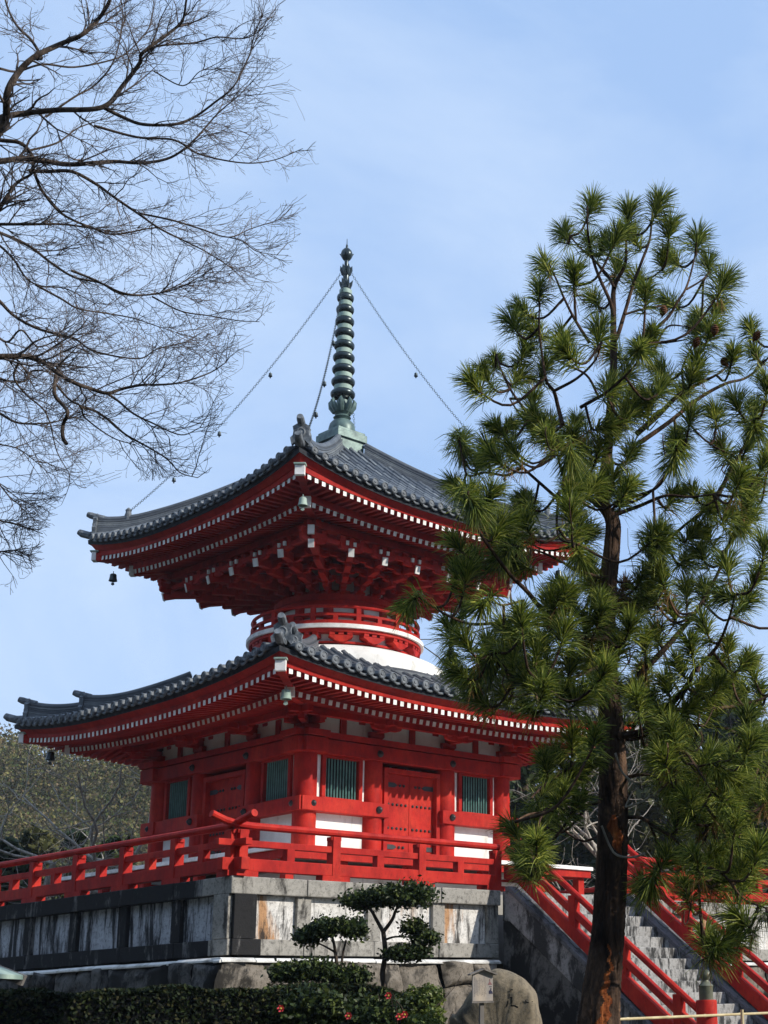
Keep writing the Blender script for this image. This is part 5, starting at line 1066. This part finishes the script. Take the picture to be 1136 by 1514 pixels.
def shrub_blob(name, px, py, dist, w, h, z0, mtl, label, cat, seed, n=3800, leaf=0.032, group=None):
    rng = np.random.default_rng(seed); p = at(px, py, dist); t = empty(name, (p.x, p.y, z0), label, cat, group); s = dist / FPX; Vs = []; Qs = []; b = 0
    for i in range(9):
        a = i * 2.4; r = w * s * 0.5 * 0.55; c = (p.x + math.cos(a) * w * s * 0.25, p.y + math.sin(a) * w * s * 0.25, p.z - h * s * 0.5 * rng.uniform(0.4, 1.6)); P, d = blob_points(n // 9, c, (r, r, h * s * 0.32), rng, 0.5); v, q = leaf_quads(P, leaf, rng, d, 0.3); Vs.append(v); Qs.append(q + b); b += len(v)
    np_mesh('crown', np.vstack(Vs), np.vstack(Qs), mtl, t); branchy(t, (p.x, p.y, z0), max(0.3, (p.z - z0) * 0.8), 0.9, 0.03, rng, 1, MT['greybark'], 'stem'); return t
shrub_blob('camellia_bush', 455, 1462, 20.0, 150, 70, GZ, MT['darkleaf'], 'dark leafy camellia bush at the hedge under the left clipped shrubs', 'bush', 62, 7000, 0.034)
shrub_blob('camellia_bush', 560, 1468, 19.8, 130, 80, GZ, MT['darkleaf'], 'camellia bush with red blooms below the tallest clipped shrub', 'bush', 63, 6500, 0.034)
shrub_blob('azalea_bush', 622, 1448, 19.9, 66, 50, GZ, MT['brightleaf'], 'rounded yellow green bush left of the inscribed stone', 'bush', 64, 4200, 0.026)
shrub_blob('azalea_bush', 628, 1490, 19.4, 62, 46, GZ, MT['brightleaf'], 'low yellow green bush at the bottom edge beside the stone', 'bush', 65, 3200, 0.026)
def bloom(px, py, dist, label):
    rng = random.Random(int(px)); p = at(px, py, dist); t = empty('camellia_flower', p, label, 'flower', 'red camellia blooms in the hedge'); m = MB()
    for i in range(6):
        g = i * 1.05; d = V((math.cos(g) * R_.x - 0.4 * HX, math.cos(g) * R_.y - 0.4 * HY, math.sin(g))).normalized(); e = d.cross(V((HX, HY, 0))).normalized(); s = 0.045
        m.add([p, p + d * s * 0.7 + e * s * 0.5, p + d * s * 1.15 - V((HX, HY, 0)) * 0.01, p + d * s * 0.7 - e * s * 0.5], [(0, 1, 2, 3)])
    m.build('petal', MT['petal'], t); m = MB(); m.lathe([(0.012, -0.01), (0.014, 0.02), (0, 0.025)], 8, c=p - V((HX, HY, 0)) * 0.02, axis=V((-HX, -HY, 0))); m.build('stamen', MT['stamen'], t)
MT['petal'] = simple('red_petal', (0.50, 0.03, 0.05), (0.70, 0.08, 0.09), 20, 0.6, 0.2); MT['stamen'] = simple('yellow_stamen', (0.5, 0.35, 0.05), (0.6, 0.45, 0.1), 20, 0.6, 0.2)
for x, y, l in ((575, 1472, 'highest red camellia bloom, under the trunk of the tallest clipped shrub'), (591, 1503, 'left bloom of the red pair low at the bottom edge'), (599, 1500, 'right bloom of the red pair low at the bottom edge'), (516, 1502, 'single red bloom low in the middle of the hedge'), (416, 1491, 'single red bloom furthest left in the hedge')): bloom(x, y, 19.05, l)

# cloud pruned shrubs
def pads(name, label, dist, stems, padl, seed, z0, group='clipped garden shrubs below the platform'):
    rng = np.random.default_rng(seed); b0 = at(*stems[0][0][0], dist); t = empty(name, (b0.x, b0.y, z0), label, 'shrub', group); paths = []
    for pts, r0, r1 in stems:
        Q = smooth_path(pxpath(pts, dist, dist, 0.04, rng), 5); paths.append((Q, np.linspace(r0, r1, len(Q)) * dist / FPX))
    q0 = paths[0][0][0]; paths.append((np.array([[q0[0], q0[1], z0], q0 * 0.5 + np.array([q0[0], q0[1], z0]) * 0.5, q0]), np.array([1.2, 1.1, 1]) * paths[0][1][0]))
    v, q = tubes_np(paths, 7); np_mesh('stem', v, q, MT['greybark'], t, smooth=True); s = dist / FPX
    for (x, y, rx, rz_, mt) in padl:
        c0 = at(x, y, dist + rng.normal() * 0.10); Vs = []; Qs = []; b = 0; m = 8
        for i in range(m):
            a = i * 2.4; rr = math.sqrt((i + 0.5) / m) * 0.75; ox = math.cos(a) * rr * rx * s; oy = math.sin(a) * rr * rx * s * 0.8; c = c0 + V((R_.x, R_.y, 0)) * ox + V((HX, HY, 0)) * oy + V((0, 0, rz_ * s * (0.25 - 0.5 * rr * rr)))
            r = rx * s * 0.42 * rng.uniform(0.8, 1.25); P, d = blob_points(int(110 + rx * 5), tuple(c), (r, r, rz_ * s * rng.uniform(0.6, 0.95)), rng, 0.25); P = P + d * (rng.random(len(P)) ** 9)[:, None] * 0.12; v, q = leaf_quads(P, 0.031, rng, d, 0.15); Vs.append(v); Qs.append(q + b); b += len(v)
        np_mesh('leaf_pad', np.vstack(Vs), np.vstack(Qs), MT[mt], t)
GZ2 = GZ
pads('clipped_shrub', 'tallest cloud pruned shrub with a forked dark trunk', 21.3, [([(570, 1468), (566, 1440), (570, 1410), (567, 1378)], 4.2, 3.4), ([(567, 1378), (556, 1358), (548, 1345), (535, 1338)], 3.0, 1.6), ([(567, 1378), (580, 1360), (586, 1345), (595, 1335)], 3.0, 1.6), ([(568, 1390), (585, 1385), (612, 1386)], 1.8, 1.0), ([(569, 1412), (590, 1412), (610, 1414)], 1.8, 1.0), ([(552, 1350), (540, 1330), (530, 1325)], 1.8, 1.0)],
     [(540, 1333, 36, 17, 'darkleaf'), (606, 1326, 44, 19, 'darkleaf'), (570, 1325, 30, 14, 'darkleaf'), (612, 1372, 20, 10, 'darkleaf'), (630, 1388, 22, 13, 'darkleaf'), (605, 1410, 36, 14, 'darkleaf')], 71, GZ2)
pads('clipped_shrub', 'middle cloud pruned shrub with two thin stems', 21.0, [([(502, 1470), (500, 1440), (497, 1415), (494, 1395), (490, 1380)], 3.2, 1.6), ([(504, 1440), (507, 1412), (512, 1390)], 2.0, 1.4), ([(496, 1408), (482, 1400), (470, 1394)], 1.6, 1.0)],
     [(492, 1372, 32, 15, 'darkleaf'), (455, 1386, 20, 10, 'darkleaf'), (525, 1376, 22, 16, 'darkleaf'), (470, 1380, 22, 10, 'darkleaf'), (520, 1446, 34, 15, 'darkleaf')], 72, GZ2)
pads('clipped_shrub', 'lowest dark clipped shrub on a short stem at the left', 20.8, [([(443, 1475), (443, 1460), (445, 1448)], 2.6, 2.0), ([(445, 1455), (460, 1448), (480, 1446)], 1.6, 1.0)],
     [(430, 1440, 34, 15, 'darkleaf'), (462, 1436, 34, 16, 'darkleaf'), (485, 1440, 20, 14, 'darkleaf')], 73, GZ2)

# inscribed boulder
def boulder():
    D0 = 20.2; c = at(735, 1480, D0); base = V((c.x, c.y, GZ)); t = empty('inscribed_stone', base, 'big standing stone with dark carved characters behind the wooden notice', 'stone')
    out = [(665, 1514), (676, 1495), (692, 1478), (706, 1456), (722, 1441), (740, 1436), (758, 1440), (771, 1450), (783, 1461), (792, 1477), (796, 1498), (797, 1514)]
    s = D0 / FPX; ux = V((R_.x, R_.y, 0)).normalized(); poly = [((x - 735) * s, (1480 - y) * s) for x, y in out]; zb = GZ - c.z
    poly = [(poly[0][0] - 0.12, zb)] + poly + [(poly[-1][0] + 0.06, zb)]
    rng = random.Random(8); P = smooth_path(np.array([(a, 0, b) for a, b in poly] ), 8); n = len(P); cx, cz = 0.05, -0.7
    rings = [(0.0, -0.25), (0.2, -0.26), (0.35, -0.262), (0.5, -0.262), (0.62, -0.258), (0.73, -0.25), (0.83, -0.235), (0.91, -0.20), (0.96, -0.15), (0.99, -0.08), (1.0, 0.0), (1.0, 0.10), (0.9, 0.25), (0.6, 0.32), (0.0, 0.34)]; vs = []; fs = []
    for k_, dep in rings:
        for p in P:
            x = cx + (p[0] - cx) * k_; z = cz + (p[2] - cz) * k_; w = 0.045 * mnoise.fractal(V((x * 3.1, z * 2.3, dep * 3)), 0.8, 2.1, 5); x += 0.05 * mnoise.noise(V((x * 4, z * 4, 5 + dep * 4))) * k_; z += 0.04 * mnoise.noise(V((x * 4, z * 4, 9 + dep * 4))) * k_
            q = c + ux * x + V((HX, HY, 0)) * (dep + w) + V((0, 0, z)); vs.append(q)
    for r_ in range(len(rings) - 1):
        for i in range(n - 1): a = r_ * n + i; fs.append((a, a + n, a + n + 1, a + 1))
    m = MB(); m.add(vs, fs); m.build('stone_body', MT['brownstone'], t, smooth=True)
    k = lambda x, y: (740 + x / 18.93, 1450 + y / 18.93)
    strokes = [([(265, 265), (330, 250), (355, 262)], 30), ([(262, 350), (258, 400), (258, 470)], 22), ([(258, 470), (300, 465), (325, 450)], 22), ([(325, 450), (325, 560), (305, 690)], 28), ([(220, 550), (205, 650), (170, 735)], 26), ([(290, 695), (400, 700), (460, 730), (505, 735)], 44), ([(690, 545), (740, 600), (820, 605), (915, 580)], 24), ([(600, 600), (640, 595)], 16), ([(515, 470), (530, 480)], 14)]
    m = MB()
    for pts, w in strokes:
        Q = smooth_path(np.array([at(*k(x, y), D0 - 0.262) for x, y in pts]), 5); r = w / 18.93 * s * 0.5; nn = len(Q)
        m.tube(Q, [r * (0.55 + 0.45 * math.sin(math.pi * (0.15 + 0.8 * i / max(1, nn - 1)))) for i in range(nn)], 7)
    m.build('carved_character', MT['void'], t, smooth=True)
MT['brownstone'] = stonemat('brown_natural_stone', (0.21, 0.175, 0.125), (0.06, 0.055, 0.045), 0.55, (1.5, 1.5, 0.6))
boulder()
# wooden notice board with its own little roof
def notice():
    D0 = 19.0; s = D0 / FPX; c = at(713.5, 1456.5, D0); x = V((R_.x, R_.y, 0)).normalized() ; x = (x + V((HX, HY, 0)) * 0.42).normalized(); y = V((0, 0, 1)); f = V((-x.y, x.x, 0)); f = f if f.dot(V((HX, HY, 0))) < 0 else -f
    t = empty('notice_board', (c.x, c.y, GZ), 'small wooden notice with a gabled roof on a thin grey post', 'sign')
    w, h = 15.2 * s, 22 * s
    m = MB(); m.prism([(-w, -h), (w, -h), (w, h * 0.70), (0, h * 0.98), (-w, h * 0.70)], c, x, y, 0.03); B_ = m.build('board', MT['boardwood'], t, bevel=0.003)
    for sg in (-1, 1):
        m = MB(); a = c + x * (sg * -0.01) + y * (h * 1.02); e = c + x * (sg * 20 * s) + y * (h * 0.66); d = (e - a).normalized(); m.bar(a, e, 0.13, 0.016, up=d.cross(f)); m.build('roof_board', MT['greywood'], t)
    m = MB(); p0 = c - f * 0.035; m.box((p0.x, p0.y, (c.z + GZ) / 2), (0.05, 0.05, c.z - GZ), rz=math.atan2(x.y, x.x)); m.build('post', MT['greywood'], t)
    m = MB(); m.box(tuple(c - y * (h + 0.012)), (2 * w + 0.02, 0.05, 0.022), rz=math.atan2(x.y, x.x)); m.build('bottom_strip', MT['greywood'], t)
    K = lambda X, Y: c + x * ((X - 510) / 22.72 * s) + y * ((700 - Y) / 22.72 * s) + f * 0.0165
    ink = MB(); rr = random.Random(4)
    for ci, X0 in enumerate((235, 290, 345, 400, 455, 510, 565, 615)):   # faded columns of small brushed writing
        Y = 470 + 40 * (ci % 3); 
        while Y < 1050 - 60 * (ci % 2):
            for _ in range(3): a = K(X0 + rr.uniform(-12, 12), Y + rr.uniform(-10, 10)); b = K(X0 + rr.uniform(-14, 14), Y + rr.uniform(-14, 16)); ink.bar(a, b, 0.0030, 0.002, up=f)
            Y += 36
    ink.build('small_writing', MT['fadedink'], B_)
    lg = MB()
    for poly in ([(735, 520), (760, 520), (758, 560), (735, 560)], [(748, 560), (762, 600), (790, 640), (830, 690), (680, 690), (715, 640), (735, 600)]): lg.prism([((X - 510) / 22.72 * s, (700 - Y) / 22.72 * s) for X, Y in poly][::-1], c + f * 0.0165, x, y, 0.003)
    lg.build('emblem_top', MT['rustink'], B_)
    lg = MB()
    for poly in ([(730, 745), (815, 745), (815, 765), (730, 765)], [(770, 800), (800, 800), (800, 870), (770, 870)], [(720, 880), (760, 860), (830, 900), (850, 975), (720, 975)]): lg.prism([((X - 510) / 22.72 * s, (700 - Y) / 22.72 * s) for X, Y in poly][::-1], c + f * 0.0165, x, y, 0.003)
    lg.build('emblem_base', MT['darkink'], B_)
MT['boardwood'] = simple('weathered_board', (0.30, 0.28, 0.27), (0.52, 0.44, 0.35), 5, 0.8, 0.15, (1, 1, 0.4)); MT['greywood'] = simple('grey_wood', (0.13, 0.12, 0.115), (0.26, 0.24, 0.22), 8, 0.85, 0.1, (1, 1, 0.2))
MT['fadedink'] = simple('faded_ink', (0.14, 0.13, 0.14), (0.22, 0.20, 0.21), 30); MT['rustink'] = simple('rust_ink', (0.20, 0.09, 0.10), (0.26, 0.13, 0.13), 30); MT['darkink'] = simple('dark_ink', (0.02, 0.02, 0.05), (0.04, 0.04, 0.08), 30)
notice()
# small copper roofed shelter at the lower left edge
def shelter():
    c = at(-126, 1440, 15.5); t = empty('small_shelter', (c.x, c.y, GZ), 'low shelter with a pale green copper roof at the lower left edge', 'shelter'); x = V((R_.x, R_.y, 0)).normalized(); y = V((HX, HY, 0)); s = 15.5 / FPX
    zr, ze = at(-126, 1365, 15.5).z, at(20, 1442, 15.5).z; hw = 118 * s; hd = 0.45
    for sg in (-1, 1):
        prof = [(0, zr), (hw * 0.35 * sg, zr - (zr - ze) * 0.45), (hw * 0.7 * sg, zr - (zr - ze) * 0.80), (hw * sg, ze)]; m = MB()
        vs = [V((c.x, c.y, 0)) + x * a + y * d + V((0, 0, z + o)) for a, z in prof for d in (-hd, hd) for o in (0, -0.04)]; fs = []
        for i in range(3): a = i * 4; fs += [(a, a + 4, a + 6, a + 2), (a + 1, a + 3, a + 7, a + 5), (a, a + 1, a + 5, a + 4), (a + 2, a + 6, a + 7, a + 3)]
        fs += [(12, 13, 15, 14), (0, 2, 3, 1)]
        m.add(vs, fs); R0 = m.build('roof', MT['patina'], t)
        for d in (-hd, hd):
            m = MB()
            for (a, z), (b, w) in zip(prof[:-1], prof[1:]): m.bar(V((c.x, c.y, 0)) + x * a + y * d + V((0, 0, z - 0.05)), V((c.x, c.y, 0)) + x * b + y * d + V((0, 0, w - 0.05)), 0.06, 0.10)
            m.build('barge_board', MT['greywood'], t)
    m = MB()
    for sx in (-1, 1):
        for sy in (-1, 1): p = V((c.x, c.y, 0)) + x * (sx * hw * 0.62) + y * (sy * hd * 0.7); m = MB(); m.box((p.x, p.y, (GZ + ze + 0.1) / 2), (0.11, 0.11, ze + 0.1 - GZ), rz=math.atan2(x.y, x.x)); m.build('post', MT['greywood'], t)
    m = MB(); p = V((c.x, c.y, (GZ - 2.5) / 2)); m.box(tuple(p), (hw * 1.1, 1.0, -2.5 - GZ), rz=math.atan2(x.y, x.x)); m.build('counter', MT['greywood'], t)
shelter()

# ------------------------------------------------------------------ thin winter air between here and the hill
m = MB(); m.box((0, 0, 19), (820, 820, 52)); hz_ = m.build('haze', bpy.data.materials.new('pale_air'))
hm = hz_.data.materials[0]; hm.use_nodes = True; hn = hm.node_tree; hn.nodes.clear(); ho = hn.nodes.new('ShaderNodeOutputMaterial'); hv = hn.nodes.new('ShaderNodeVolumePrincipled')
hv.inputs['Color'].default_value = (0.80, 0.88, 1.0, 1); hv.inputs['Density'].default_value = 0.0004; hv.inputs['Anisotropy'].default_value = 0.2; hn.links.new(hv.outputs['Volume'], ho.inputs['Volume']); hz_['kind'] = 'stuff'; hz_.display_type = 'WIRE'
